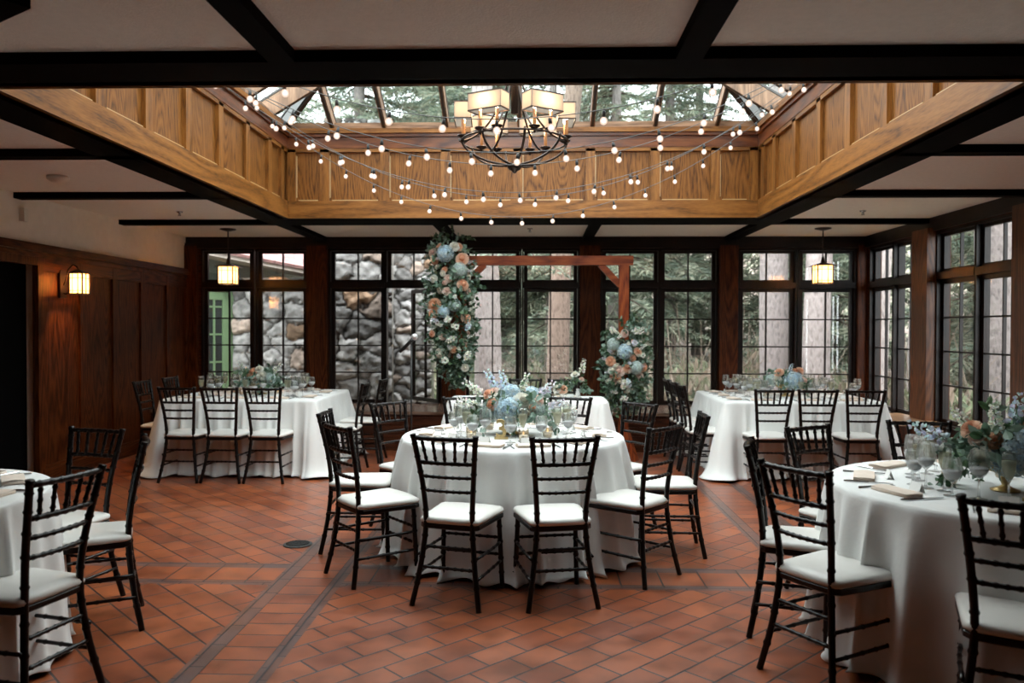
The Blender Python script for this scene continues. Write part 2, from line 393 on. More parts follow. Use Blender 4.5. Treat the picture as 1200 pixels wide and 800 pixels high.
WN = [0]
def window(T, g0, g1, lower=True, open_casement=False):
    WN[0] += 1
    root = empty('window_%d' % WN[0], kind='structure'); root.matrix_world = T
    vz, hx = WIN['z'], WIN['x']
    b = MB()
    b.box(g0-fr_-.02, g0-fr_, -.02, .12, Z0-.09, Z3+.06); b.box(g1+fr_, g1+fr_+.02, -.02, .12, Z0-.09, Z3+.06)
    b.box(g0-fr_-.02, g1+fr_+.02, -.02, .12, Z3+.035, Z3+.06); b.box(g0-fr_-.02, g1+fr_+.02, -.03, .13, Z0-.09, Z0-.05)
    b.box(g0-fr_, g1+fr_, -.025, .12, Z1+.05, Z2-.035)
    b.build('window_frame', vz, root)
    def sash(z0, z1, rows, parent, x0=g0, x1=g1, ob=None):
        q = MB(); f2 = .05 if rows > 1 else .032
        q.box(x0-.05, x0, .03, .075, z0-f2, z1+f2); q.box(x1, x1+.05, .03, .075, z0-f2, z1+f2)
        q.box(x0, x1, .03, .075, z0-f2, z0); q.box(x0, x1, .03, .075, z1, z1+f2)
        s = q.build('window_sash', vz, parent)
        q = MB(); xm = (x0+x1)/2; q.box(xm-.009, xm+.009, .035, .068, z0, z1)
        for r in range(1, rows): zz = z0+(z1-z0)*r/rows; q.box(x0, x1, .035, .068, zz-.009, zz+.009)
        q.build('muntin', vz, s)
        q = MB(); q.box(x0, x1, .050, .053, z0, z1); q.build('window_glass', PANE, s)
        return s
    if open_casement:
        s = sash(Z0, Z1, 4, root)
        # swing about the right jamb
        px = g1+.05
        R = Matrix.Translation((px, .06, 0)) @ Matrix.Rotation(math.radians(-50), 4, 'Z') @ Matrix.Translation((-px, -.06, 0))
        s.matrix_local = R
        q = MB(); q.box(g1-.28, g1-.2, -.05, .0, Z0-.05, Z0-.03); q.tube([(g1-.26, -.03, Z0-.03), (g1-.24, -.06, Z0-.005), (g1-.18, -.07, Z0-.005)], .006, 6); q.build('window_crank', IRON, root)
    else: sash(Z0, Z1, 4, root)
    sash(Z2, Z3, 1, root)
    return root
for i, (g0, g1) in enumerate(GW):
    window(Matrix.Translation((0, YB, 0)), g0, g1, open_casement=(i == 3))
# right wall
TR = Matrix.Translation((XR+.02, 0, 0)) @ Matrix.Rotation(-PI/2, 4, 'Z')
RW = [(10.70, 10.12), (10.02, 9.44), (8.92, 8.28), (8.13, 7.50)]
for y1, y0 in RW: window(TR, -y1, -y0)
b = MB(); b.box(XR, XR+.16, YF, YB, 0, Z0-.09); b.box(XR, XR+.16, YF, YB, Z3+.06, ZC)
gp = [YB+.0] + sum([[RW[i][0]+fr_+.02, RW[i+1][1]-fr_-.02] for i in range(0, 4, 2)], []) + [YF]
for i in range(0, len(gp), 2): b.box(XR, XR+.16, gp[i+1], gp[i], Z0-.09, Z3+.06)
struct('wall_right', b, DRK['y'])
b = MB()
for y0, y1 in ((9.0, 9.37), (7.02, 7.42), (5.0, 5.47)): b.box(XR-.10, XR, y0, y1, 0, Z3+.1)
struct('trim_7', b, oak('pier_oak', 'z', (.03, .008, .002), (.085, .025, .007), (.15, .05, .015), rough=.35, spec=.3, figure=22))
b = MB(); b.box(XR-.04, XR, YF, YB, Z3+.07, Z3+.14); b.box(XR-.02, XR, YF, YB, Z3+.14, ZC); b.box(XR-.05, XR, YF, YB, Z0-.12, Z0-.07)
struct('trim_8', b, WIN['y'])

# window seats
b = MB(); b.box(XL, XR, 9.86, 9.90, 0, .45)
for z in (.10, .21, .32): b.box(XL, XR, 9.845, 9.86, z, z+.095)
b.box(XL, XR, 9.84, 9.86, 0, .085)
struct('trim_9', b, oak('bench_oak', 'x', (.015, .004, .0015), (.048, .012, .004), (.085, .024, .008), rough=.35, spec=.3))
b = MB(); b.box(XL, XR, 9.83, YB, .45, .485)
struct('trim_10', b, oak('bench_top_oak_sheen', 'x', (.09, .05, .03), (.17, .10, .07), (.24, .15, .11), rough=.22))  # paler copy of the bench oak, reflected window light put into its colour
b = MB(); N_ = 24
prof = [(XR, 8.78)]
for i in range(N_+1):
    a = PI/2*i/N_; prof.append((XR-.12-.52*math.sin(a)**.8, 8.80+.75*(1-math.cos(a))))
prof += [(XR-.64, 9.83), (XR, 9.83)]
def extr(mb, pl, z0, z1):
    n = len(pl); mb.add([(x, y, z0) for x, y in pl]+[(x, y, z1) for x, y in pl], [tuple(range(n)), tuple(range(2*n-1, n-1, -1))]+[(i, n+i, n+(i+1) % n, (i+1) % n) for i in range(n)])
extr(b, prof, .46, .505)
struct('trim_11', b, oak('corner_seat_oak', 'y', (.20, .10, .045), (.30, .17, .085), (.38, .23, .13), rough=.3))
b = MB(); pr2 = [(min(x+.05, XR), y+.03) for x, y in prof]; extr(b, pr2, 0, .46)
struct('trim_12', b, DRK['z'])

# ceiling beams
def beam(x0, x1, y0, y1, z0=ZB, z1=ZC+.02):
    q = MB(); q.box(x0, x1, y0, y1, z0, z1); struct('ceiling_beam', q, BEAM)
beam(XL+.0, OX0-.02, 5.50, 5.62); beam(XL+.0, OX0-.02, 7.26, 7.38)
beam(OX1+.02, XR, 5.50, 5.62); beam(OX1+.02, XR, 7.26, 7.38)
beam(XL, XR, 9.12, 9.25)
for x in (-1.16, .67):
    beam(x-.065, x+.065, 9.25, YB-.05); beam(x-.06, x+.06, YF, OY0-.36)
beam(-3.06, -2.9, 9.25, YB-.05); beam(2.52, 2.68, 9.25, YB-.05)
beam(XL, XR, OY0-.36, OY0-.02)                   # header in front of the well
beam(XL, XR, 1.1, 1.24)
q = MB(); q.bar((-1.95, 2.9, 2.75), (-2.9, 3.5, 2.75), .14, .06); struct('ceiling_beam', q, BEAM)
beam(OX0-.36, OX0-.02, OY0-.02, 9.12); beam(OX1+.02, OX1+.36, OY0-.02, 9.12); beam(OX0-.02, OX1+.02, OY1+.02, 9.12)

# ------------------------------------------------------------------ skylight well
def frameT(o, u, n): # local (u, n, z)
    u = Vector(u); n = Vector(n); M = Matrix((u, n, Vector((0, 0, 1)))).transposed().to_4x4(); M.translation = o; return M
def well_wall(name, T, L, stiles, ax, sw=.10):
    b = MB(); b.box(-.09, L+.09, -.09, -.035, ZB, ZW, T); o = b.build(name, PANEL, kind='structure')
    b = MB()
    for s in stiles: b.box(max(0, s-sw/2), min(L, s+sw/2), -.04, 0, 2.91, 3.47, T)
    b.build('panel_stile', OAK['z'], o)
    b = MB(); b.box(0, L, -.05, .004, ZB, 2.91, T); b.box(0, L, -.04, 0, 3.44, 3.48, T); b.build('panel_rail', OAK[ax], o)
    b = MB(); b.box(0, L, -.01, .012, ZB-.0, ZB+.022, T); b.build('lower_edge', OAK[ax], o); b = MB()
    edges = sorted(stiles)
    for i in range(len(edges)-1):
        a, c = edges[i]+sw/2, edges[i+1]-sw/2
        if c-a < .08: continue
        b.box(a+.03, c-.03, -.035, -.004, 2.91, 2.921, T); b.box(a+.001, a+.010, -.035, -.008, 2.95, 3.40, T)
    b.build('panel_bead', BEAD_LIT, o)
    b = MB(); b.box(0, L, -.02, .006, 3.48, 3.60, T); b.box(0, L, -.02, .03, 3.60, 3.635, T); b.build('frieze', FRZ[ax], o)
    b = MB(); b.box(0, L, -.08, .055, 3.635, 3.685, T); b.build('cornice', OAK[ax], o)
    return o
well_wall('wall_well_back', frameT((OX0, OY1, 0), (1, 0, 0), (0, -1, 0)), OX1-OX0, [x-OX0 for x in (-2.70, -2.33, -1.67, -1.005, -.22, .565, 1.26, 1.905, 2.32)], 'x')
stl = [.05, .35, .98, 1.61, 2.25, 2.89, 3.53, 4.15, 4.55]
well_wall('wall_well_left', frameT((OX0, OY0, 0), (0, 1, 0), (1, 0, 0)), OY1-OY0, stl, 'y')
well_wall('wall_well_right', frameT((OX1, OY0, 0), (0, 1, 0), (-1, 0, 0)), OY1-OY0, stl, 'y')
well_wall('wall_well_front', frameT((OX0, OY0, 0), (1, 0, 0), (0, 1, 0)), OX1-OX0, [x-OX0 for x in (-2.70, -2.33, -1.67, -1.005, -.22, .565, 1.26, 1.905, 2.32)], 'x')
# hip skylight
CX, CY = (OX0+OX1)/2, (OY0+OY1)/2
EX, EY = .12, .12     # overhang of the glazing beyond the well
PX0, PX1, PY0, PY1 = OX0-EX, OX1+EX, OY0-EY, OY1+EY
HY = (PY1-PY0)/2; RH = 1.40; ZE = 3.70
rx0, rx1 = CX-.35, CX+.35
ridge = ((rx0, CY, ZE+RH), (rx1, CY, ZE+RH))
b = MB()
b.add([(PX0, PY1, ZE+.07), (PX1, PY1, ZE+.07), (rx1, CY, ZE+.07+RH), (rx0, CY, ZE+.07+RH)], [(0, 1, 2, 3)])
b.add([(PX0, PY0, ZE+.07), (PX1, PY0, ZE+.07), (rx1, CY, ZE+.07+RH), (rx0, CY, ZE+.07+RH)], [(0, 3, 2, 1)])
b.add([(PX0, PY0, ZE+.07), (PX0, PY1, ZE+.07), (rx0, CY, ZE+.07+RH)], [(0, 1, 2)])
b.add([(PX1, PY0, ZE+.07), (PX1, PY1, ZE+.07), (rx1, CY, ZE+.07+RH)], [(0, 2, 1)])
sky = b.build('window_skylight', SKYP, kind='structure')
b = MB()
for (x0, y0, x1, y1) in ((PX0, PY0, PX1, PY0), (PX0, PY1, PX1, PY1), (PX0, PY0, PX0, PY1), (PX1, PY0, PX1, PY1)):
    b.bar((x0, y0, ZE+.02), (x1, y1, ZE+.02), .22, .08)
b.build('skylight_curb', RAFTER['x'], sky)
def rafter(a, c, wd=.05, dp=.10, cap=True, m_=None):
    q = MB(); q.bar((a[0], a[1], a[2]-.0), c, wd, dp); r = q.build('rafter', m_ or RAFTER['z'], sky)
    q = MB(); q.bar((a[0], a[1], a[2]-dp/2-.008), (c[0], c[1], c[2]-dp/2-.008), wd*.55, .018); q.bar((a[0], a[1], a[2]+dp/2+.03), (c[0], c[1], c[2]+dp/2+.03), wd*1.2, .02); q.build('rafter_cap', DMETAL, r)
for i, c in enumerate(((PX0, PY0), (PX0, PY1), (PX1, PY0), (PX1, PY1))):
    e = ridge[0] if c[0] < CX else ridge[1]; rafter((c[0], c[1], ZE), e, .07, .11, m_=DMETAL)
rafter(ridge[0], ridge[1], .08, .14)
def zline(x):   # where a rafter from the long eave at x meets hip or ridge (fraction)
    if x < rx0: return (x-PX0)/(rx0-PX0)
    if x > rx1: return (PX1-x)/(PX1-rx1)
    return 1.
for x in (-2.25, -1.68, -1.0, -.2, .585, 1.26, 1.92):
    t_ = zline(x)
    for s in (0, 1):
        y0 = PY1 if s else PY0; rafter((x, y0, ZE), (x, y0+(CY-y0)*t_, ZE+RH*t_))
for y in (4.5, 5.15, 5.8, 6.3, 6.8, 7.45, 8.1):
    t_ = min(1, (1-abs(y-CY)/HY))
    for x0, xr in ((PX0, rx0), (PX1, rx1)): rafter((x0, y, ZE), (x0+(xr-x0)*t_, y, ZE+RH*t_), .06, .17)
b = MB()   # outer roof around the well (keeps daylight to the skylight)
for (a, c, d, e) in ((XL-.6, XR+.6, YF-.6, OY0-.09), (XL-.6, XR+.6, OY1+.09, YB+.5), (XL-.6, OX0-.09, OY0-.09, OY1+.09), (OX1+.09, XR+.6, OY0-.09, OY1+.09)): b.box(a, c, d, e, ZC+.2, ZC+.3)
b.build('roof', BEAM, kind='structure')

portal('daylight_portal', (CX, CY, 2.70), (0, 0, 0), OX1-OX0, OY1-OY0)
portal('daylight_portal', ((XL+XR)/2, YB+.13, 1.55), (PI/2*-1, 0, 0), XR-XL, 2.1)
portal('daylight_portal', (XR+.15, 7.1, 1.55), (0, PI/2, 0), 2.1, 7.4)

# ------------------------------------------------------------------ chiavari chair (front towards +y, origin under the seat)
def bamboo(mb, pts, r, nodes, bump=.0035, n=8, sub=26, flare=0.):
    """round turned rod with bamboo rings, following a smooth path"""
    pts = [Vector(p) for p in pts]
    def P(t):
        k = len(pts)-1; u = t*k; i = min(int(u), k-1); f = u-i
        p0 = pts[max(i-1, 0)]; p1 = pts[i]; p2 = pts[i+1]; p3 = pts[min(i+2, k)]
        return .5*((2*p1)+(-p0+p2)*f+(2*p0-5*p1+4*p2-p3)*f*f+(-p0+3*p1-3*p2+p3)*f**3)
    L = sum((pts[i+1]-pts[i]).length for i in range(len(pts)-1)); w_ = .010/L
    ts = sorted(set([i/sub for i in range(sub+1)]+[max(0, min(1, q+d)) for q in nodes for d in (-w_, 0, w_)]))
    ps = [P(t) for t in ts]; rs = []
    for t in ts:
        rr = r + (bump if any(abs(t-q) < w_*.3 for q in nodes) else 0)
        if flare and t > 1-.02: rr += flare
        rs.append(rr)
    mb.tube(ps, rs, n)
def make_chair():
    t = empty('chiavari_chair', cat='chair')
    for s in (-1, 1):
        b = MB(); bamboo(b, [(s*.195, -.245, 0), (s*.158, -.205, .22), (s*.136, -.185, .45), (s*.146, -.200, .64), (s*.166, -.235, .82), (s*.182, -.262, .945)], .0150, [.12, .235, .335, .47, .60, .70, .80, .90, .965], .004, 10, 22, .003)
        b.build('back_post', CHAIR, t, True)
    for s in (-1, 1):
        b = MB(); bamboo(b, [(s*.188, .185, 0), (s*.180, .175, .22), (s*.172, .165, .44)], .0145, [.25, .42, .62, .8], .004, 8, 8)
        b.build('leg', CHAIR, t, True)
    b = MB()
    fo = [(-.150, -.195), (-.05, -.200), (.05, -.200), (.150, -.195), (.172, -.17), (.196, .12), (.200, .165), (.185, .20), (.10, .215), (0, .22), (-.10, .215), (-.185, .20), (-.200, .165), (-.196, .12), (-.172, -.17)]
    def slab(mb, lv):
        n = len(fo); vs = []
        for sc, z in lv: vs += [(x*sc, y*sc+.0, z) for x, y in fo]
        fs = [(i+k*n, (i+1) % n+k*n, (i+1) % n+(k+1)*n, i+(k+1)*n) for k in range(len(lv)-1) for i in range(n)]
        fs += [tuple(range(n-1, -1, -1)), tuple((len(lv)-1)*n+i for i in range(n))]; mb.add(vs, fs)
    slab(b, [(.96, .418), (1., .424), (1., .443), (.97, .448)]); b.build('seat_frame', CHAIR, t)
    b = MB()
    slab(b, [(.95, .446), (1.0, .452), (1.015, .462), (.995, .474), (.93, .483), (.75, .490), (.4, .494), (.1, .495)]); b.build('seat_cushion', CUSH, t, True)
    rails = [(.925, .178, -.258, .0125), (.790, .160, -.229, .0115), (.712, .152, -.214, .0095), (.632, .145, -.199, .0095)]
    for z, x, y, r in rails:
        b = MB(); bamboo(b, [(-x, y, z), (-x*.5, y-.012, z), (0, y-.017, z), (x*.5, y-.012, z), (x, y, z)], r, [.12, .25, .37, .5, .63, .75, .88], .003, 8, 10); b.build('back_rail', CHAIR, t, True)
    for i in range(5):
        f = (i-2)/2.; b = MB()
        y0 = -.229-.014*(1-abs(f)*.8); y1 = -.258-.014*(1-abs(f)*.8)
        bamboo(b, [(f*.110, y0, .79), (f*.121, (y0+y1)/2, .857), (f*.131, y1, .925)], .0085, [.22, .5, .78], .0035, 6, 6); b.build('spindle', CHAIR, t, True)
    for z in (.165, .275):
        for s in (-1, 1):
            k = z/.44; b = MB(); bamboo(b, [(s*(.170-.01*k+.02*(1-k)), -.235+.05*k, z), (s*.182, 0, z), (s*(.187-.012*k), .183-.015*k, z)], .0085, [.2, .4, .6, .8], .003, 6, 6); b.build('stretcher', CHAIR, t, True)
    for z, y, x in ((.20, .18, .18), (.30, .175, .175), (.21, -.208, .155), (.32, -.195, .145)):
        b = MB(); bamboo(b, [(-x, y, z), (0, y, z), (x, y, z)], .0085, [.12, .25, .37, .5, .63, .75, .88], .003, 6, 6); b.build('stretcher', CHAIR, t, True)
    return t
CHAIR0 = make_chair()
def chair(x, y, face, label, group=None):
    """face: direction (degrees, 0 = +x) the sitter looks"""
    return place(CHAIR0, USED, (x, y, 0), math.radians(face-90), label, group)

# ------------------------------------------------------------------ tables and cloths
TZ = .785
def cloth(name, outline, cx, cy, rz, seed, flare=.07, corner=None, amp=.035, freq=(11, 17, 29), zh=.012):
    """outline: list of (x, y, nx, ny, s, cornerweight) around a table top"""
    rnd = random.Random(seed); n = len(outline); ph = [rnd.random()*6.28 for _ in range(8)]
    per = outline[-1][4]
    rows = [(-.0, 0., 0), (.012, .003, 0), (.022, .012, 0.02), (.027, .03, .10), (.031, .08, .26), (.04, .16, .46), (.05, .26, .66), (.06, .38, .82), (.07, .50, .92), (.08, .62, 1.), (.09, .70, 1.1), (.102, .745, 1.2), (.12, .77, 1.25)]
    vs = []; fs = []
    for (ox, dz, fa) in rows:
        for (x, y, nx, ny, s, cw) in outline:
            q = s/per*2*PI
            fold = math.sin(freq[0]*q+ph[0]+.8*math.sin(3*q+ph[1]))*.5+math.sin(freq[1]*q+ph[2]+math.sin(5*q+ph[3]))*.35+math.sin(freq[2]*q+ph[4])*.15
            fold = (1-2*abs(math.sin(fold*1.45+.3)))*.6+fold*.35
            o = ox*(flare/.07) + fa*amp*(fold+.12) + cw*fa*fa*(corner or 0)*.85
            z = TZ-dz*(TZ-zh)/.77*1.0
            if dz >= .70: z = max(z + .012*math.sin(23*q+ph[5])*(1 if dz > .76 else .4) + .01*(dz > .76), .004)
            vs.append((x+nx*o, y+ny*o, z))
    k = len(rows)
    for r in range(k-1):
        for i in range(n): fs.append((i+r*n, i+(r+1)*n, (i+1) % n+(r+1)*n, (i+1) % n+r*n))
    # gently rippled top
    vs.append((0, 0, TZ)); c = len(vs)-1
    fs += [(c, i, (i+1) % n) for i in range(n)]
    b = MB(); b.add(vs, fs); o = b.build(name, CLOTH, None, True); o.location = (cx, cy, 0); o.rotation_euler = (0, 0, rz)
    sd = o.modifiers.new('thick', 'SOLIDIFY'); sd.thickness = .003; sd.offset = -1
    return o
def round_outline(r, n=420): return [(r*math.cos(2*PI*i/n), r*math.sin(2*PI*i/n), math.cos(2*PI*i/n), math.sin(2*PI*i/n), (i+1)/n, 0) for i in range(n)]
def rect_outline(a, b_, cr=.03, n=110):
    out = []; s = 0
    def side(p, q, nx, ny):
        nonlocal s
        for i in range(n):
            t = i/n; x = p[0]+(q[0]-p[0])*t; y = p[1]+(q[1]-p[1])*t; d = math.hypot(q[0]-p[0], q[1]-p[1]); s += d/n
            e = min(t, 1-t)*d; cw = max(0, 1-e/.16)
            out.append([x, y, nx, ny, s, cw**1.5])
    def arc(cx_, cy_, a0):
        nonlocal s
        for i in range(9):
            a = a0+PI/2*i/9; s += .02; out.append([cx_+cr*math.cos(a), cy_+cr*math.sin(a), math.cos(a), math.sin(a), s, 1.15])
    side((-a+cr, -b_), (a-cr, -b_), 0, -1); arc(a-cr, -b_+cr, -PI/2); side((a, -b_+cr), (a, b_-cr), 1, 0); arc(a-cr, b_-cr, 0)
    side((a-cr, b_), (-a+cr, b_), 0, 1); arc(-a+cr, b_-cr, PI/2); side((-a, b_-cr), (-a, -b_+cr), -1, 0); arc(-a+cr, -b_+cr, PI)
    return out
WOODT = plain('table_plywood', (.20, .12, .06), .6, noise_=.2)
def table(name, cx, cy, round_r=None, ab=None, label='', rz=0):
    t = empty(name, (cx, cy, 0), rz, label=label, cat='table')
    b = MB()
    if round_r: b.lathe([(.01, .75), (round_r, .75), (round_r, .775), (.01, .775)], 48)
    else: b.box(-ab[0], ab[0], -ab[1], ab[1], .75, .775)
    b.build('table_top', WOODT, t)
    lx, ly = (.45, .45) if round_r else (ab[0]-.15, ab[1]-.15)
    for sx in (-1, 1):
        for sy in (-1, 1): b = MB(); b.tube([(sx*lx, sy*ly, 0), (sx*lx, sy*ly, .75)], .016, 8); b.build('leg', IRON, t)
    return t
TC = (-.17, 5.53); TRt = (2.21, 3.80); TLt = (-2.92, 3.34)
table('round_table', *TC, round_r=.73, label='round banquet table hidden under the white cloth in the middle of the room')
tag(cloth('tablecloth', round_outline(.745), *TC, 0, 3, flare=.07, amp=.115, freq=(10, 17, 26)), 'white cloth to the floor on the central round table', 'tablecloth')
table('round_table', *TRt, round_r=.76, label='round banquet table under the white cloth nearest the camera on the right')
tag(cloth('tablecloth', round_outline(.775), *TRt, .5, 8, flare=.05, amp=.090, freq=(9, 15, 24)), 'white cloth on the round table cut by the right edge of the photo', 'tablecloth')
table('round_table', *TLt, round_r=.70, label='round banquet table under the white cloth cut by the left edge of the photo')
tag(cloth('tablecloth', round_outline(.715), *TLt, 1., 5, flare=.03, amp=.06, freq=(10, 15, 27)), 'white cloth on the round table cut by the left edge of the photo', 'tablecloth')
LT = (-3.08, 8.78, .80, .72); RT = (2.71, 8.86, .80, .72); ST = (-.10, 8.42, .80, .30)
table('square_table', LT[0], LT[1], ab=(LT[2]-.02, LT[3]-.02), label='square banquet table under the white cloth by the dark panelled wall')
tag(cloth('tablecloth', rect_outline(LT[2], LT[3]), LT[0], LT[1], 0, 11, flare=.055, corner=.09, amp=.050, freq=(19, 31, 47)), 'white cloth on the square table by the dark panelled wall', 'tablecloth')
table('square_table', RT[0], RT[1], ab=(RT[2]-.02, RT[3]-.02), label='square banquet table under the white cloth in the window corner')
tag(cloth('tablecloth', rect_outline(RT[2], RT[3]), RT[0], RT[1], 0, 14, flare=.055, corner=.10, amp=.050, freq=(19, 31, 47)), 'white cloth on the square table in the window corner', 'tablecloth')
table('sweetheart_table', ST[0], ST[1], ab=(ST[2]-.02, ST[3]-.02), label='narrow table under the white cloth below the wooden arch')
tag(cloth('tablecloth', rect_outline(ST[2], ST[3], .06), ST[0], ST[1], 0, 17, flare=.08, corner=.06, amp=.045, freq=(17, 27, 41)), 'white cloth on the narrow table below the wooden arch', 'tablecloth')

# chairs -----------------------------------------------------------------
SEATS_C = [(-104.5, 'front left'), (-75.5, 'front right'), (-142, 'outer left front'), (-38, 'outer right front'), (-178, 'left side'), (-2, 'right side'), (146, 'back left corner'), (37, 'back right corner'), (111, 'far left'), (70, 'far right')]
LBL_C = ['dark chair at the central round table, left of the two with backs to the camera',
 'dark chair at the central round table, right of the two with backs to the camera',
 'dark chair at the front left curve of the central round table, seen side on',
 'dark chair at the front right curve of the central round table, seen side on',
 'dark chair on the left of the central round table, behind the side-on one',
 'dark chair on the right of the central round table, behind the side-on one',
 'brown-lit chair at the back left of the central round table, before the window bench',
 'brown-lit chair at the back right of the central round table, before the arch post',
 'chair on the far side of the central table, left of its flowers',
 'chair on the far side of the central table, right of its flowers']
for (a, nm), lb in zip(SEATS_C, LBL_C):
    r = {-38: .94, 37: .96, 146: .96}.get(a, 1.05 if a < 100 or a > 140 else 1.03)
    q = math.radians(a); chair(TC[0]+r*math.cos(q), TC[1]+r*math.sin(q), a+180+random.uniform(-3, 3), lb)
SEATS_R = [((1.34, 4.05), -18, 162, 'dark chair on the left of the right round table, back towards the central table'),
 ((1.31, 3.54), 31, 197, 'large dark chair with full ivory seat in front of the right round table'),
 ((1.76, 4.60), -58, 122, 'dark chair behind the right round table, facing the camera'),
 ((1.76, 2.96), 62, 242, 'dark chair cut by the right edge of the photo, back to the camera'),
 ((2.38, 4.86), -98, 82, 'dark chair behind the glasses of the right round table')]
for p, f, a, lb in SEATS_R: chair(p[0], p[1], f, lb)
SEATS_L = [((-2.12, 3.16), 167, 0, 'dark chair at the left round table, nearest the camera'),
 ((-2.29, 3.98), 207, 42, 'dark chair at the left round table, seen side on beyond the nearest one'),
 ((-2.60, 4.24), 255, 76, 'dark chair behind the left round table, before the dark doorway')]
for p, f, a, lb in SEATS_L: chair(p[0], p[1], f, lb)
for x, w_ in ((-3.51, 'left'), (-3.09, 'middle'), (-2.67, 'right')):
    chair(x, 7.90, 90+random.uniform(-2, 2), 'dark chair before the wall-side square table, %s of its three near ones' % w_)
chair(-2.09, 8.42, 181, 'dark chair on the right side of the wall-side square table, nearer one')
chair(-2.02, 9.08, 178, 'dark chair on the right side of the wall-side square table, farther one')
chair(-4.06, 8.55, 0, 'dark chair against the panelled wall, nearer one at the square table')
chair(-4.06, 9.22, 0, 'dark chair against the panelled wall, farther one at the square table')
for x, w_ in ((2.27, 'left'), (2.70, 'middle'), (3.15, 'right')):
    chair(x, 7.98, 90+random.uniform(-2, 2), 'dark chair before the window-corner table, %s of its three near ones' % w_)
for y, w_ in ((8.35, 'nearest'), (8.84, 'middle'), (9.33, 'farthest')):
    chair(1.76, y, 0, 'dark chair on the left side of the window-corner table, %s of three' % w_)
chair(-.14, 8.93, 270, 'dark chair behind the narrow arch table, left one'); chair(.31, 8.93, 270, 'dark chair behind the narrow arch table, right one')

# ------------------------------------------------------------------ tableware prototypes
def proto(name, cat, loc=(0, 0, -20)): return empty(name, cat=cat)
def glass_proto(name, prof, liquid=None, liqmat=WINE, n=18):
    t = proto(name, 'glass')
    k = next(i for i, (r, z) in enumerate(prof) if z > .045 and r > .006)
    b = MB(); b.lathe(prof[:k+1]+[(.0005, prof[k][1])], n); b.build('stem', GLS, t, True)
    b = MB(); q = prof[k:]; b.lathe(q+[(q[-1][0]-.0007, q[-1][1]+.0008)]+[(max(.0005, r-.0016), z+.001*(r < .03)) for r, z in reversed(q)], n); b.build('bowl', GLS, t, True)
    if liquid: b = MB(); b.lathe(liquid, n); b.build('drink', liqmat, t, True)
    return t
GOB = glass_proto('water_goblet', [(.001, .0), (.034, .0), (.035, .002), (.010, .007), (.005, .016), (.0045, .055), (.008, .062), (.026, .075), (.037, .095), (.041, .118), (.040, .140), (.036, .160), (.034, .168)],
    [(.001, .066), (.025, .0765), (.036, .096), (.0395, .112), (.001, .112)], WATER)
FLU = glass_proto('champagne_flute', [(.001, .0), (.031, .0), (.032, .002), (.009, .007), (.0045, .016), (.004, .080), (.007, .088), (.017, .105), (.026, .135), (.029, .165), (.027, .195), (.0245, .215)],
    [(.001, .092), (.016, .106), (.0245, .135), (.0275, .163), (.0272, .178), (.001, .178)])
WIG = glass_proto('wine_glass', [(.001, .0), (.035, .0), (.036, .002), (.010, .007), (.005, .016), (.0045, .085), (.010, .092), (.028, .108), (.039, .130), (.042, .152), (.040, .180), (.036, .205), (.0345, .212)],
    [(.001, .096), (.027, .110), (.037, .128), (.0385, .137), (.001, .137)], WATER)
def make_napkin():
    b = MB()
    for i in range(4):
        z = .003+.0045*i; dx = .002*i
        vs = []; nx, ny = 14, 5
        for j in range(ny+1):
            for k in range(nx+1):
                x = -.105+.21*k/nx; y = -.048+.096*j/ny
                zz = z+.0022*math.sin(8*x*6+i)*math.cos(y*30+i)+.002*(1-abs(y)/.048)*(i == 3)*2
                vs.append((x+dx*(.5-random.random()*.2), y, zz))
        b.add(vs, [(j*(nx+1)+k, j*(nx+1)+k+1, (j+1)*(nx+1)+k+1, (j+1)*(nx+1)+k) for j in range(ny) for k in range(nx)])
    b.box(-.104, .104, -.047, .047, .001, .015)
    o = b.build('napkin', NAPK, None, True); return tag(o, None, 'napkin')
NAP = make_napkin()
def make_fork():
    b = MB()
    b.tube([(0, -.10, .004), (0, -.06, .004), (0, .02, .006), (0, .045, .005)], [.005, .0045, .0025, .004], 6)
    b.box(-.010, .010, .044, .058, .003, .0055)
    for x in (-.0088, -.003, .003, .0088): b.box(x-.0014, x+.0014, .057, .098, .003, .0055)
    return tag(b.build('fork', STEEL), None, 'fork')
def make_knife():
    b = MB(); b.tube([(0, -.11, .005), (0, -.06, .006), (0, 0, .005)], [.004, .006, .0045], 6)
    b.add([(-.007, 0, .003), (.007, 0, .003), (.008, .09, .003), (.0, .108, .003), (-.008, .08, .003), (-.007, 0, .0055), (.007, 0, .0055), (.008, .09, .0055), (0, .108, .0055), (-.008, .08, .0055)],
          [(4, 3, 2, 1, 0), (5, 6, 7, 8, 9)]+[(i, (i+1) % 5, 5+(i+1) % 5, 5+i) for i in range(5)])
    return tag(b.build('knife', STEEL), None, 'knife')
FORK = make_fork(); KNIFE = make_knife()
def make_card():
    b = MB(); b.add([(-.038, -.016, 0), (.038, -.016, 0), (.038, 0, .042), (-.038, 0, .042), (-.038, .016, 0), (.038, .016, 0)], [(0, 1, 2, 3), (3, 2, 5, 4)])
    b.add([(-.037, -.014, 0), (.037, -.014, 0), (.037, 0, .040), (-.037, 0, .040), (-.037, .014, 0), (.037, .014, 0)], [(3, 2, 1, 0), (4, 5, 2, 3)])
    return tag(b.build('place_card', PAPER), None, 'place card')
CARD = make_card()
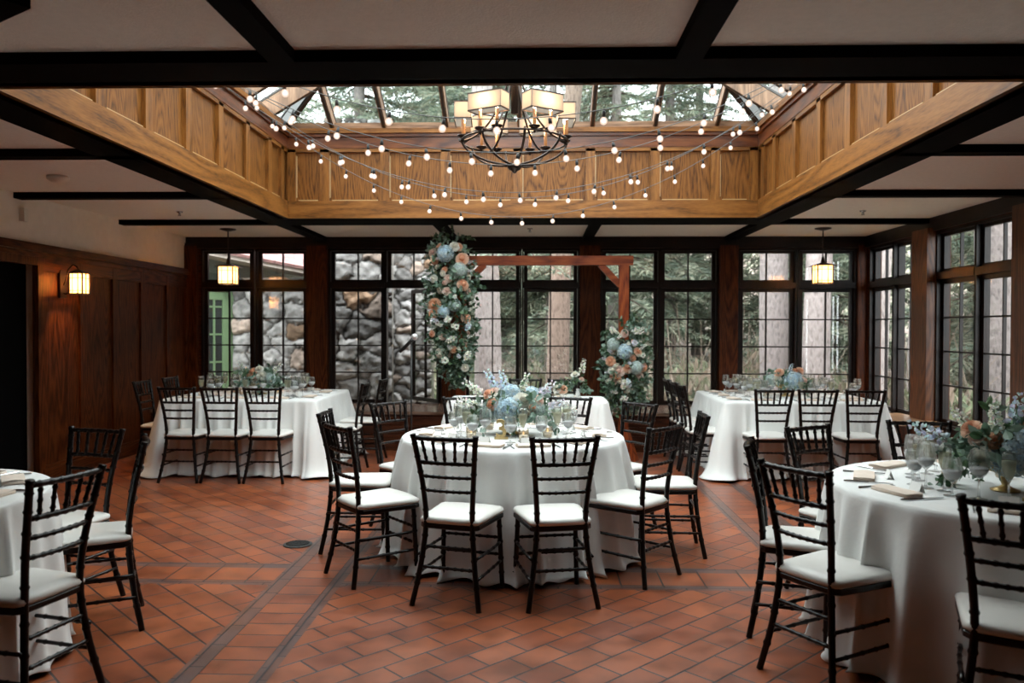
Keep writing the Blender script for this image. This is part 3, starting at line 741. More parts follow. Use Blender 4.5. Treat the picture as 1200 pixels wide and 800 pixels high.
def make_votive():
    t = proto('votive_candle', 'candle')
    b = MB(); b.lathe([(.001, .002), (.028, .002), (.033, .01), (.035, .04), (.034, .075), (.0325, .075), (.033, .04), (.031, .012), (.001, .006)], 18); b.build('holder', thin_glass('votive_glass', (.93, .88, .80), .14, bend=.5), t, True)
    b = MB(); b.lathe([(.001, .006), (.028, .006), (.028, .035), (.001, .036)], 14); b.build('wax', WAX, t, True)
    b = MB(); b.lathe([(.0005, .036), (.003, .040), (.0038, .046), (.002, .054), (.0003, .06)], 8); b.build('flame', FLAME, t, True)
    return t
VOT = make_votive()
def setting(x, y, ang, place_txt, table_txt, flute=True, wineg=True, card=True, fork=True, side=1, tz=TZ, r0=.0):
    """place setting: ANG is the direction from the guest's chair to the table's middle"""
    q = math.radians(ang); d = Vector((math.cos(q), math.sin(q), 0)); p = Vector((-d.y, d.x, 0)) # p points to guest's left
    def at_(f, l, z=0.): v = Vector((x, y, tz+.001+z))+d*f+p*l; return v
    j = random.uniform
    sfx = ' on the %s table by its %s chair' % (table_txt, place_txt)
    place(NAP, USED, at_(.0, j(-.01, .01)), q-PI/2+PI/2*0+j(-.15, .15), 'folded blush napkin'+sfx)
    if fork: place(FORK, USED, at_(.01, .145), q-PI/2+j(-.06, .06), 'silver fork'+sfx)
    if fork: place(KNIFE, USED, at_(.01, -.14), q-PI/2+j(-.06, .06), 'silver knife'+sfx)
    place(GOB, USED, at_(.20+j(-.01, .02), -.10+j(-.015, .015)), 0, 'water goblet'+sfx)
    if flute: place(FLU, USED, at_(.235+j(-.02, .02), -.005+j(-.02, .02)), 0, 'flute of pale wine'+sfx)
    if wineg: place(WIG, USED, at_(.25+j(-.02, .02), -.175+j(-.02, .02)), 0, 'empty-looking wine glass'+sfx)
    if card: place(CARD, USED, at_(.115, .03+j(-.02, .02)), q-PI/2+j(-.3, .3), 'white place card'+sfx)
for i, (a, nm) in enumerate(SEATS_C):
    q = math.radians(a); setting(TC[0]+.60*math.cos(q), TC[1]+.60*math.sin(q), a+180, nm, 'central', wineg=i in (2, 4, 5, 7), flute=i != 0)
for (p, f, a, lb), nm in zip(SEATS_R, ('left-hand', 'large front', 'back left', 'edge-cut front', 'back')):
    q = math.radians(a); setting(TRt[0]+.62*math.cos(q), TRt[1]+.62*math.sin(q), a+180, nm, 'right round')
for (p, f, a, lb), nm in zip(SEATS_L, ('nearest', 'side-on', 'farthest')):
    q = math.radians(a); setting(TLt[0]+.56*math.cos(q), TLt[1]+.56*math.sin(q), a+180, nm, 'left round', flute=False, wineg=False)
for (T_, nm_, xs_) in ((LT, 'wall-side square', (-3.60, -3.14, -2.70)), (RT, 'window-corner square', (2.32, 2.80, 3.22))):
    for x, w_ in zip(xs_, ('near left', 'near middle', 'near right')): setting(x, T_[1]-T_[3]+.15, 90, w_, nm_)
    for x, w_ in zip(xs_, ('far left', 'far middle', 'far right')): setting(x, T_[1]+T_[3]-.15, 270, w_, nm_)
for y, w_ in ((8.42, 'nearer right side'), (9.05, 'farther right side')): setting(LT[0]+LT[2]-.15, y, 180, w_, 'wall-side square')
for y, w_ in ((8.55, 'nearer left side'), (9.2, 'farther left side')): setting(LT[0]-LT[2]+.15, y, 0, w_, 'wall-side square')
for y, w_ in ((8.42, 'nearest left side'), (8.86, 'middle left side'), (9.3, 'farthest left side')): setting(RT[0]-RT[2]+.15, y, 0, w_, 'window-corner square')
for y, w_ in ((8.55, 'nearer right side'), (9.2, 'farther right side')): setting(RT[0]+RT[2]-.15, y, 180, w_, 'window-corner square')
setting(-.14, 8.56, 270, 'left', 'narrow arch', wineg=False); setting(.31, 8.56, 270, 'right', 'narrow arch', wineg=False)
def votives(cx, cy, pts, tn):
    for i, (dx, dy, w_) in enumerate(pts): place(VOT, USED, (cx+dx, cy+dy, TZ+.001), random.random(), 'lit votive candle on the %s table, %s of the flowers' % (tn, w_))
votives(*TC, [(-.27, -.24, 'front left'), (.08, -.31, 'just in front'), (.24, -.14, 'right'), (-.18, .25, 'behind left')], 'central')
votives(*TRt, [(-.24, .06, 'left'), (.12, -.02, 'right'), (.1, .22, 'behind')], 'right round')
votives(LT[0], LT[1], [(-.22, -.12, 'front left'), (.22, -.1, 'front right')], 'wall-side square')
votives(RT[0], RT[1], [(-.22, -.12, 'front left'), (.22, -.1, 'front right')], 'window-corner square')
def table_number(x, y, ch, rz, label):
    t = empty('table_number', (x, y, TZ+.001), rz, label=label, cat='table number')
    b = MB(); b.box(-.045, .045, -.018, .018, 0, .014); b.build('base', GOLD, t)
    cu = bpy.data.curves.new('number', 'FONT'); cu.body = ch; cu.size = .17; cu.extrude = .010; cu.bevel_depth = .003; cu.align_x = 'CENTER'
    tmp = bpy.data.objects.new('digit', cu); COL.objects.link(tmp); cu.materials.append(GOLD)
    me = bpy.data.meshes.new_from_object(tmp.evaluated_get(bpy.context.evaluated_depsgraph_get())); bpy.data.objects.remove(tmp)
    o = bpy.data.objects.new('digit', me); COL.objects.link(o); o.parent = t; o.rotation_euler = (PI/2, 0, 0); o.location = (0, 0, .012)
table_number(TC[0]-.07, TC[1]-.25, '3', .1, 'gold table number under the flowers of the central round table')
table_number(2.13, 3.47, '5', .2, 'gold table number beside the flower bowl of the right round table')

# ------------------------------------------------------------------ flowers
def rv(r=random): 
    while True:
        v = Vector((r.uniform(-1, 1), r.uniform(-1, 1), r.uniform(-1, 1)))
        if .01 < v.length < 1: return v.normalized()
class TM(MB):
    def __init__(s): MB.__init__(s); s.c = []
    def addc(s, vs, fs, col): s.add(vs, fs); s.c += [col]*len(vs)
def leaf(mb, p, d, L, W, col, curl=.2, r=random):
    d = Vector(d).normalized(); a = d.cross(rv(r))
    if a.length < .05: a = d.cross(Vector((0, 0, 1.01)))
    a.normalize(); nrm = a.cross(d); p = Vector(p)
    row = [(0, .0), (.25, .75), (.5, 1.), (.78, .7), (1., 0)]
    vs = []; 
    for t, wd in row:
        c = p+d*L*t+nrm*curl*L*t*t*-1
        if wd == 0: vs.append(c)
        else: vs += [c+a*W*wd/2+nrm*W*.12, c, c-a*W*wd/2+nrm*W*.12]
    fs = [(0, 1, 2), (0, 2, 3), (1, 4, 5, 2), (2, 5, 6, 3), (4, 7, 8, 5), (5, 8, 9, 6), (7, 10, 8), (8, 10, 9)]
    k = r.uniform(.8, 1.2); mb.addc(vs, fs, tuple(q*k for q in col))
GREENS = [(.05, .10, .045), (.035, .075, .035), (.10, .17, .085), (.20, .28, .21), (.15, .23, .17)]
EUC = [(.24, .34, .28), (.18, .27, .22), (.30, .40, .33), (.11, .18, .12)]
def sprig(mb, p, d, L, n, lw, pal, r=random, grav=.25, ratio=1.0):
    p = Vector(p); d = Vector(d).normalized(); pts = [p.copy()]
    for i in range(n):
        d = (d+Vector((r.uniform(-.15, .15), r.uniform(-.15, .15), -grav/n*2+r.uniform(-.1, .1)))).normalized(); p = p+d*L/n; pts.append(p.copy())
        for s in (0, 1):
            dd = (d*.5+rv(r)).normalized(); leaf(mb, p, dd, lw*ratio*r.uniform(.8, 1.2), lw*r.uniform(.7, 1.), r.choice(pal), .25, r)
    k = len(mb.v); mb.tube(pts, .0016, 4, False); mb.c += [(.06, .08, .04)]*(len(mb.v)-k)
def mesh_of(build):   # one shared petal mesh
    mb = TM(); build(mb); me_o = mb.build('petals', TPETAL, None, True); me = me_o.data; bpy.data.objects.remove(me_o); return me
def rose_mesh(c1, c2, seed, R=.04, frill=0.):
    r = random.Random(seed)
    def f(mb):
        for ring, (n, rad, h, tilt) in enumerate(((3, .008, .034, .1), (4, .016, .034, .25), (5, .025, .030, .5), (6, .034, .022, .85), (7, .040, .012, 1.2))):
            for i in range(n):
                a0 = 2*PI*i/n+ring*.7+r.uniform(-.1, .1); wd = 2*PI/n*.72; vs = []
                for u in range(5):
                    a = a0+wd*(u/4-.5)*1.35
                    for v in range(4):
                        t = v/3; rr = rad*(.35+.65*t)+math.sin(tilt)*.012*t*t; z = h*t*math.cos(tilt*.6)-(ring*.003)-.004*(abs(u-2)/2)**2*t+frill*r.uniform(-1, 1)*.005*t
                        vs.append((rr*math.cos(a), rr*math.sin(a), z))
                fs = [(u*4+v, (u+1)*4+v, (u+1)*4+v+1, u*4+v+1) for u in range(4) for v in range(3)]
                k = r.uniform(.88, 1.08); c = tuple((c1[q]*(1-ring/4)+c2[q]*ring/4)*k for q in range(3)); mb.addc([Vector(q_)*(R/.045) for q_ in vs], fs, c)
    f0 = f
    def f(mb): f0(mb); k = len(mb.v); q = R/.045; mb.lathe([(.0005, .036*q), (.010*q, .034*q), (.017*q, .027*q), (.018*q, .012*q), (.006*q, -.004*q)], 10); mb.c += [tuple(v*.92 for v in c1)]*(len(mb.v)-k)
    return mesh_of(f)
def hyd_mesh(cols, seed, R=.07, n=190):
    r = random.Random(seed)
    def f(mb):
        for i in range(n):
            z = 1-1.65*(i+.5)/n; a = i*2.39996; q = math.sqrt(max(0, 1-z*z)); d = Vector((q*math.cos(a), q*math.sin(a), z)); p = d*R*r.uniform(.9, 1.06)
            t = d.cross(Vector((.3, .2, 1))).normalized(); s = d.cross(t); ro = r.uniform(0, 1.5); c = r.choice(cols); k = r.uniform(.8, 1.15); c = tuple(w_*k for w_ in c)
            for e in range(4):
                b_ = ro+e*PI/2; u = t*math.cos(b_)+s*math.sin(b_); v_ = t*-math.sin(b_)+s*math.cos(b_); W = R*.15
                mb.addc([p, p+u*W*.6+v_*W*.45+d*.002, p+u*W*1.15+d*.003, p+u*W*.6-v_*W*.45+d*.002], [(0, 1, 2, 3)], c)
        k = len(mb.v); mb.lathe([(.001, -.8*R), (.6*R, -.55*R), (.85*R, 0), (.6*R, .6*R), (.001, .85*R)], 10); mb.c += [tuple(w_*.55 for w_ in cols[0])]*(len(mb.v)-k)
    return mesh_of(f)
def spike_mesh(c, seed, L=.16, n=26, W=.016):
    r = random.Random(seed)
    def f(mb):
        k = len(mb.v); mb.tube([(0, 0, -.05), (0, 0, L)], .002, 4, False); mb.c += [(.10, .15, .07)]*(len(mb.v)-k)
        for i in range(n):
            t = i/n; z = .02+L*t; a = i*2.4; d = Vector((math.cos(a), math.sin(a), .5)); p = Vector((0, 0, z))+d*.008
            for e in range(4):
                leaf(mb, p, (d+rv(r)*.8), W*(1.25-t*.7), W*.8*(1.2-t*.7), tuple(q*r.uniform(.85, 1.1) for q in c), .1, r)
    return mesh_of(f)
M_PEACH = rose_mesh((.80, .42, .26), (.86, .60, .45), 1, .042, .6)
M_BLUSH = rose_mesh((.80, .55, .46), (.82, .68, .60), 2, .042)
M_CREAM = rose_mesh((.78, .74, .62), (.84, .83, .77), 3, .045, .4)
M_TAN = rose_mesh((.45, .27, .18), (.66, .47, .36), 4, .05)
M_CORAL = rose_mesh((.78, .40, .24), (.82, .50, .34), 5, .04, 1.)
M_BLUE = hyd_mesh([(.60, .75, .82), (.68, .80, .84), (.76, .84, .84), (.50, .66, .78)], 1)
M_PALE = hyd_mesh([(.62, .72, .72), (.68, .78, .74), (.55, .68, .62)], 2)
M_WSPK = spike_mesh((.84, .84, .76), 1, .12, 20, .020); M_BSPK = spike_mesh((.70, .79, .86), 2, .12, 20, .019); M_LSPK = spike_mesh((.80, .79, .83), 3, .11, 20, .019)
FL = {'peach_flower': M_PEACH, 'blush_rose': M_BLUSH, 'cream_rose': M_CREAM, 'tan_rose': M_TAN, 'coral_flower': M_CORAL, 'blue_hydrangea': M_BLUE, 'pale_hydrangea': M_PALE, 'white_blossom_spray': M_WSPK, 'blue_delphinium': M_BSPK, 'lilac_delphinium': M_LSPK}
def put(parent, kind, p, d, sc=1.):
    o = bpy.data.objects.new(kind, FL[kind]); COL.objects.link(o); o.parent = parent; o.location = p
    o.rotation_mode = 'QUATERNION'; o.rotation_quaternion = Vector(d).normalized().to_track_quat('Z', 'Y') @ Matrix.Rotation(random.random()*6, 3, 'Z').to_quaternion(); o.scale = (sc*1.2,)*3
    o['label'] = kind.replace('_', ' '); return o
def centrepiece(cx, cy, rx, rz_, label, seed, flowers, bowl=True, leaves=60, spread=1.0, zb=None):
    r = random.Random(seed); random.seed(seed)
    t = empty('flower_centrepiece', (cx, cy, TZ+.001), label=label, cat='flower arrangement'); h = .115 if bowl else .09
    b = MB()
    if bowl: b.lathe([(.001, 0), (.060, 0), (.062, .006), (.03, .016), (.014, .026), (.022, .045), (.024, .055), (.012, .070), (.02, .078), (.07, .090), (.105, .108), (.110, .122), (.104, .122), (.07, .10), (.001, .09)], 28)
    else: b.lathe([(.001, 0), (.03, 0), (.033, .02), (.028, .06), (.018, .09), (.022, .11), (.018, .11), (.02, .06), (.001, .01)], 18)
    b.build('bowl', GOLD if bowl else GLS, t, True)
    mb = TM()
    for i in range(leaves):
        d = rv(r); d.z = abs(d.z)*.8+.02; d.x *= 1.25; d.normalize()
        e = Vector((d.x*rx*.45, d.y*rx*.38, h+.02+d.z*rz_*.4)); L = rx*r.uniform(.35, .75)*spread
        sprig(mb, e, d+Vector((0, 0, .15 if r.random() < .6 else -.5)), L, 5, r.choice((.026, .034, .045)), GREENS if r.random() < .5 else EUC, r, .5, 1.35)
    for i in range(leaves*2):
        d = rv(r); d.z = abs(d.z); e = Vector((d.x*rx*.55, d.y*rx*.45, h+d.z*rz_*.55)); leaf(mb, e+Vector((0, 0, .02)), d, .06, .042, r.choice(GREENS+EUC[:1]), .2, r)
    mb.build('foliage', TLEAF, t)
    for kind, x, y, z, sc in flowers:
        if z > .17: z = .17+(z-.17)*.3
        if 'spray' in kind or 'delph' in kind: z -= .03
        put(t, kind, (x, y, h+z), (x*1.1, y*1.1-.03, z*.9+.03), sc)
    return t
FC = [('blue_hydrangea', -.03, -.13, .06, 1.15), ('blue_hydrangea', -.01, -.05, .16, .85), ('peach_flower', -.14, -.12, .10, .9), ('peach_flower', -.17, -.08, .17, .75), ('blush_rose', -.13, -.05, .22, .7), ('cream_rose', .07, -.13, .13, 1.15), ('cream_rose', .09, -.14, .04, 1.), ('pale_hydrangea', .15, -.08, .05, .9),
 ('pale_hydrangea', -.14, -.05, .05, .9), ('lilac_delphinium', .16, .0, .17, 1.1), ('lilac_delphinium', .22, -.03, .10, 1.), ('white_blossom_spray', -.22, -.03, .10, 1.1), ('white_blossom_spray', .05, 0, .22, 1.), ('blue_delphinium', -.09, .03, .22, 1.2), ('blue_delphinium', -.04, .04, .2, 1.1), ('white_blossom_spray', -.2, .04, .18, 1.1), ('blush_rose', .18, -.1, .13, .8), ('peach_flower', .14, -.14, .08, .6), ('blush_rose', 0, .1, .2, 1.), ('cream_rose', -.12, .12, .12, 1.), ('blue_hydrangea', .12, .12, .12, 1.), ('white_blossom_spray', .28, .02, .06, 1.)]
centrepiece(TC[0]+.0, TC[1]+.02, .30, .24, 'blue, peach and cream flower arrangement in gold bowl on the central round table', 31, FC, leaves=46)
FR_ = [('blue_hydrangea', .0, -.12, .08, 1.25), ('blue_hydrangea', -.04, -.09, .05, 1.), ('tan_rose', .13, -.14, .06, 1.2), ('peach_flower', .11, -.08, .19, 1.15), ('coral_flower', .06, -.10, .19, 1.1), ('peach_flower', .16, -.02, .26, 1.2), ('blush_rose', -.15, -.05, .14, .9), ('coral_flower', -.11, -.1, .13, .85), ('peach_flower', -.17, -.02, .17, .9),
 ('blue_delphinium', -.26, -.0, .14, 1.2), ('blue_delphinium', .01, -.02, .23, 1.15), ('white_blossom_spray', -.06, -.04, .18, 1.), ('white_blossom_spray', -.12, .02, .16, 1.), ('cream_rose', -.17, -.1, .05, .9), ('white_blossom_spray', .2, .05, .26, 1.2), ('blush_rose', .22, -.05, .12, 1.), ('cream_rose', .2, .1, .1, 1.)]
centrepiece(2.14, 3.70, .30, .24, 'blue, peach and tan flower arrangement in gold bowl on the right round table', 37, FR_, leaves=44)
FS = [('cream_rose', .05, -.13, .10, 1.), ('cream_rose', .02, -.12, .17, .8), ('peach_flower', -.05, -.12, .14, 1.), ('coral_flower', -.1, -.1, .09, .8), ('blush_rose', -.02, -.13, .07, .8), ('white_blossom_spray', -.14, 0, .16, 1.), ('white_blossom_spray', .12, 0, .14, 1.), ('pale_hydrangea', .12, -.08, .06, .8)]
centrepiece(LT[0], LT[1], .27, .20, 'cream and peach flower arrangement on the wall-side square table', 41, FS, leaves=40)
FS2 = [('blue_hydrangea', .04, -.14, .06, 1.2), ('blue_delphinium', .02, -.05, .16, .8), ('peach_flower', -.1, -.1, .15, 1.), ('peach_flower', .14, -.07, .17, .9), ('cream_rose', -.13, -.12, .07, .9), ('pale_hydrangea', -.16, -.05, .06, .8), ('blush_rose', .17, -.1, .06, .9), ('coral_flower', .08, -.09, .17, .7)]
centrepiece(RT[0]+.02, RT[1], .28, .20, 'blue and peach flower arrangement on the window-corner square table', 43, FS2, leaves=42)
centrepiece(.42, 8.30, .10, .26, 'small cream bud arrangement on the narrow arch table', 47, [('cream_rose', -.03, -.03, .17, .8), ('white_blossom_spray', .03, 0, .22, 1.1), ('blush_rose', .04, -.02, .12, .6)], bowl=False, leaves=10)
centrepiece(.26, 8.25, .08, .08, 'low peach bud arrangement on the narrow arch table', 48, [('peach_flower', 0, -.03, .02, 1.), ('cream_rose', -.05, -.02, .03, 1.), ('blue_delphinium', -.1, 0, .02, .6)], bowl=False, leaves=6)

# ------------------------------------------------------------------ arch
AY = 9.18
ar = empty('wedding_arch', (0, AY, 0), label='reddish wooden arch standing before the central windows', cat='arch')
for x in (-.885, .985):
    b = MB(); b.box(x-.055, x+.055, -.055, .055, 0, 2.25); p = b.build('post', ARCHW, ar)
    s = 1 if x > 0 else -1
    b = MB(); b.bar((x+s*.02, -.08, .38), (x+s*.13, -.14, .02), .08, .05); b.build('foot_brace', ARCHW, ar)
b = MB(); b.box(-1.02, 1.09, -.05, .05, 2.25, 2.355); b.build('crossbeam', ARCHX, ar)
for x, s in ((-.885, 1), (.985, -1)):
    b = MB(); b.bar((x, 0, 1.98), (x+s*.27, 0, 2.26), .07, .075, (0, 1, 0)); b.build('corner_brace', ARCHX, ar)
def garland(name, label, c, pathf, n_sprig, flowers, seed, rad, seedlen=.22):
    r = random.Random(seed); random.seed(seed); t = empty(name, c, label=label, cat='flower arrangement'); mb = TM()
    for i in range(n_sprig):
        u = r.random(); p, R_ = pathf(u); d = rv(r); d.y = -abs(d.y)*.8 if r.random() < .8 else d.y
        e = Vector(p)+Vector((d.x*R_*.6, d.y*R_*.5, d.z*R_*.4)); q = Vector((d.x, d.y*.7, d.z*.6-.25+(.35 if u < .12 else 0)))
        sprig(mb, e, q, r.uniform(.5, 1.)*seedlen, 5, r.choice((.034, .042, .052)), EUC if r.random() < .45 else GREENS, r, .4, 1.1)
    for kind, x, y, z, sc in flowers: put(t, kind, (x*1.05, y-.085, min(z, .86)), (x*.8+r.uniform(-.3, .3), -.7, z*.15+r.uniform(-.2, .4)), sc*(.98 if 'hyd' not in kind else .9))
    for i in range(34):
        p, R_ = pathf(r.uniform(.08, .85)); a = r.uniform(-1.25, 1.25)
        kind = r.choice(('white_blossom_spray', 'white_blossom_spray', 'blush_rose', 'cream_rose', 'peach_flower', 'lilac_delphinium'))
        put(t, kind, (p[0]+math.sin(a)*R_*.75, p[1]-.07-math.cos(a)*R_*.5, p[2]+r.uniform(-.04, .04)), (math.sin(a), -math.cos(a)*.8, r.uniform(-.3, .5)), r.uniform(.5, .75))
    fr2 = mb
    for i in range(n_sprig//10):
        p, R_ = pathf(r.random()); a = r.uniform(-1.3, 1.3); e = Vector((p[0]+math.sin(a)*R_*.7, p[1]-math.cos(a)*R_*.5-.03, p[2]))
        sprig(fr2, e, (math.sin(a), -math.cos(a)*.5, r.uniform(-.7, .2)), .13, 4, .038, EUC if r.random() < .5 else GREENS, r, .4, 1.1)
    fr2.build('foliage', TLEAF, t)
    return t
ff = [('blue_hydrangea', -.05, -.17, .78, 1.25), ('peach_flower', .13, -.16, .72, 1.4), ('pale_hydrangea', .10, -.15, .60, 1.1), ('cream_rose', .05, -.17, .86, 1.), ('blush_rose', -.19, -.12, .80, 1.), ('coral_flower', -.11, -.13, .95, 1.), ('peach_flower', .09, -.12, 1.01, 1.), ('coral_flower', -.17, -.12, .70, .9),
 ('peach_flower', .14, -.16, .43, 1.3), ('blush_rose', -.03, -.17, .36, 1.), ('cream_rose', -.10, -.15, .38, .9), ('coral_flower', -.17, -.15, .20, 1.6), ('coral_flower', -.18, -.15, .12, 1.3), ('blue_hydrangea', -.07, -.16, .13, .9), ('peach_flower', .17, -.14, .06, 1.1), ('pale_hydrangea', .05, -.16, .2, .9), ('white_blossom_spray', .0, -.17, .05, 1.2), ('white_blossom_spray', .07, -.17, -.04, 1.1),
 ('blue_delphinium', .18, -.12, -.08, 1.2), ('blush_rose', -.08, -.15, -.15, .8), ('peach_flower', .04, -.15, -.3, .8), ('cream_rose', -.1, -.14, -.34, 1.1), ('white_blossom_spray', -.06, -.15, -.42, 1.3), ('white_blossom_spray', .17, -.13, -.4, 1.3), ('cream_rose', .16, -.13, -.5, .8), ('white_blossom_spray', .05, -.15, -.16, 1.2), ('lilac_delphinium', -.12, -.13, -.0, 1.), ('peach_flower', -.2, -.1, -.12, .7), ('blush_rose', -.02, -.16, .5, .9), ('coral_flower', -.06, -.15, .6, .7), ('cream_rose', -.18, -.13, .5, .8)]
def gp1(u): z = .95-u*1.59; R_ = .30*math.sin(PI*min(1, max(.05, (u+.12)*.95)))**.55*(1 if u < .75 else 1-(u-.75)*1.9); return ((.0+.06*(u-.2), -.06, z), R_)
garland('flower_garland', 'tall garland of eucalyptus, peach and blue flowers on the left arch post', (-.985, AY-.02, 1.58), gp1, 330, ff, 53, .3)
ff2 = [('blue_hydrangea', .0, -.19, .08, 1.1), ('pale_hydrangea', -.12, -.16, .16, .9), ('blush_rose', .0, -.17, .28, .9), ('white_blossom_spray', -.12, -.14, .30, 1.2), ('white_blossom_spray', .08, -.15, .32, 1.2), ('lilac_delphinium', .12, -.15, .16, 1.1), ('peach_flower', .14, -.17, .08, .9), ('coral_flower', -.15, -.17, -.03, 1.1), ('peach_flower', .03, -.19, -.10, 1.2), ('blush_rose', -.06, -.19, -.14, 1.2),
 ('coral_flower', -.08, -.18, -.20, .9), ('cream_rose', -.12, -.17, -.13, 1.), ('pale_hydrangea', .12, -.17, -.10, 1.), ('peach_flower', .2, -.15, -.1, 1.), ('blush_rose', .16, -.15, -.2, .9), ('white_blossom_spray', .0, -.18, -.32, 1.3), ('blue_delphinium', .04, -.18, -.24, 1.), ('white_blossom_spray', -.03, -.16, -.45, 1.1), ('white_blossom_spray', .2, -.1, .04, 1.)]
def gp2(u): z = .34-u*.88; R_ = .27*math.sin(PI*min(1, max(.1, (u+.12)*.9)))**.6; return ((.02, -.07, z), R_)
garland('flower_garland', 'shorter garland of greenery and blush flowers on the right arch post', (.97, AY-.02, 1.19), gp2, 210, ff2, 59, .27)
random.seed(99)

# microphone
mt = empty('microphone_stand', (-1.33, 8.35, 0), label='black microphone on a thin stand before the open casement', cat='microphone')
b = MB(); b.tube([(0, 0, .02), (0, 0, 1.36)], .009, 8); b.build('pole', SOCK, mt, True)
b = MB(); b.lathe([(.001, 0), (.13, 0), (.13, .012), (.02, .02), (.001, .022)], 24); b.build('base', SOCK, mt, True)
b = MB(); b.tube([(-.12, -.02, 1.27), (.0, 0, 1.39), (.02, 0, 1.41)], [.016, .022, .026], 10); b.build('microphone_body', SOCK, mt, True)
b = MB(); b.lathe([(.001, -.036), (.025, -.025), (.036, 0), (.028, .026), (.001, .036)], 12, (.035, 0, 1.43)); b.build('microphone_head', plain('mic_grille', (.6, .6, .6), .4, metal=.6), mt, True)

# ------------------------------------------------------------------ chandelier
CHX, CHY = -.185, 6.25
ch = empty('chandelier', (CHX, CHY, 0), label='large bronze chandelier with six cream box shades under the skylight', cat='chandelier')
ZR = 2.98; RR = .40
b = MB(); b.tube([(0, 0, 3.2), (0, 0, 3.86)], .03, 10); 
for k in range(6):
    a = k*PI/3; b.tube([(.03*math.cos(a), .03*math.sin(a), 3.5), (.03*math.cos(a), .03*math.sin(a), 5.1)], .009, 6)
b.tube([(0, 0, 3.86), (0, 0, 5.14)], .011, 6); b.build('stem', IRON, ch, True)
b = MB(); b.lathe([(.001, 2.735), (.014, 2.74), (.02, 2.752), (.045, 2.765), (.06, 2.785), (.05, 2.80), (.02, 2.81), (.001, 2.812)], 18); b.build('hub', IRON, ch, True)
for k in range(8):
    a = math.radians(12+45*k); u = Vector((math.cos(a), math.sin(a), 0)); pts = []
    for i in range(13):
        t = i/12; q = t*PI/2; pts.append(u*(.03+(RR+.02-.03)*math.sin(q)) + Vector((0, 0, 2.80+(ZR-2.80+.02)*(1-math.cos(q)))))
    b = MB(); b.tube(pts, .0095, 6); b.build('arm', IRON, ch, True)
for k in range(6):
    a = math.radians(60*k); u = Vector((math.cos(a), math.sin(a), 0)); pts = []
    for i in range(15):
        t = i/14; pts.append(u*(.035+.40*t**1.6) + Vector((0, 0, 3.55-.56*(math.sin(t*PI/2)**1.2)+.0)))
    b = MB(); b.tube(pts, .009, 6); b.build('arm', IRON, ch, True)
b = MB(); b.tube([(RR*1.04*math.cos(2*PI*i/48), RR*1.04*math.sin(2*PI*i/48), ZR) for i in range(48)], .008, 6, closed=True); b.build('ring', IRON, ch, True)
for k in range(6):
    a0 = math.radians(-90+33+60*k); M = Matrix.Rotation(a0, 4, 'Z') @ Matrix.Translation((RR+.0, 0, 0))   # local x outward, y tangential
    for s in (-1, 1):
        p = M @ Vector((0, s*.072, 0))
        b = MB(); b.lathe([(.001, ZR+.005), (.02, ZR+.01), (.045, ZR+.028), (.043, ZR+.034), (.012, ZR+.03), (.001, ZR+.03)], 14, (p.x, p.y, 0)); b.tube([(p.x, p.y, ZR-.02), (p.x, p.y, ZR+.03)], .009, 6); cp = b.build('candle_cup', IRON, ch, True)
        b = MB(); b.tube([(p.x, p.y, ZR+.03), (p.x, p.y, ZR+.155)], .0125, 8); b.build('candle_sleeve', CANDL, cp, True)
        b = MB(); b.lathe([(.001, ZR+.155), (.011, ZR+.165), (.014, ZR+.185), (.007, ZR+.215), (.001, ZR+.235)], 8, (p.x, p.y, 0)); b.build('flame_bulb', plain('candle_bulb', (1, .8, .6), .4, emit=(1, .66, .38), es=5) if k == 0 and s == -1 else bpy.data.materials['candle_bulb'], cp, True)
    hx, hy, z0, z1, th = .065, .140, ZR+.15, ZR+.275, .004
    b = MB()
    b.box(-hx, -hx+th, -hy, hy, z0, z1, M); b.box(hx-th, hx, -hy, hy, z0, z1, M); b.box(-hx, hx, -hy, -hy+th, z0, z1, M); b.box(-hx, hx, hy-th, hy, z0, z1, M)
    sh = b.build('lamp_shade', SHADE, ch)
    b = MB()
    for z in (z0, z1):
        for (x0, y0, x1, y1) in ((-hx, -hy, hx, -hy), (hx, -hy, hx, hy), (hx, hy, -hx, hy), (-hx, hy, -hx, -hy)): b.bar(M @ Vector((x0, y0, z)), M @ Vector((x1, y1, z)), .008, .009)
    b.build('shade_edge', IRON, sh)
    L = bpy.data.lights.new('chandelier_light', 'POINT'); L.energy = 1.0; L.color = (1, .72, .46); L.shadow_soft_size = .05
    o = bpy.data.objects.new('chandelier_light', L); COL.objects.link(o); o.parent = ch; p = M @ Vector((0, 0, ZR+.225)); o.location = p

# ------------------------------------------------------------------ festoon strings
STR = [(4.50, 2.655, .148, .15, 'nearest the camera'), (5.17, 2.615, .152, .02, 'second from the camera'), (5.75, 2.655, .155, .10, 'third from the camera'),
       (6.47, 2.58, .160, .0, 'fourth from the camera'), (7.10, 2.64, .165, .12, 'fifth from the camera'), (7.75, 2.565, .168, .04, 'farthest from the camera')]
bm_g = MB(); bm_g.lathe([(.0005, -.044), (.010, -.042), (.0185, -.033), (.0215, -.021), (.0185, -.009), (.010, -.0015), (.007, .002)], 12); PB = bm_g.build('bulb', BULB, None, True); ME_B = PB.data; bpy.data.objects.remove(PB)
bm_s = MB(); bm_s.lathe([(.0005, .0), (.010, .0), (.011, .012), (.0095, .03), (.005, .036), (.0005, .038)], 8); PS = bm_s.build('socket', SOCK, None, True); ME_S = PS.data; bpy.data.objects.remove(PS)
bm_f = MB(); bm_f.lathe([(.0005, -.032), (.009, -.029), (.012, -.022), (.009, -.013), (.003, -.006), (.0005, -.005)], 8); PFi = bm_f.build('filament', FILA, None, True); ME_F = PFi.data; bpy.data.objects.remove(PFi)
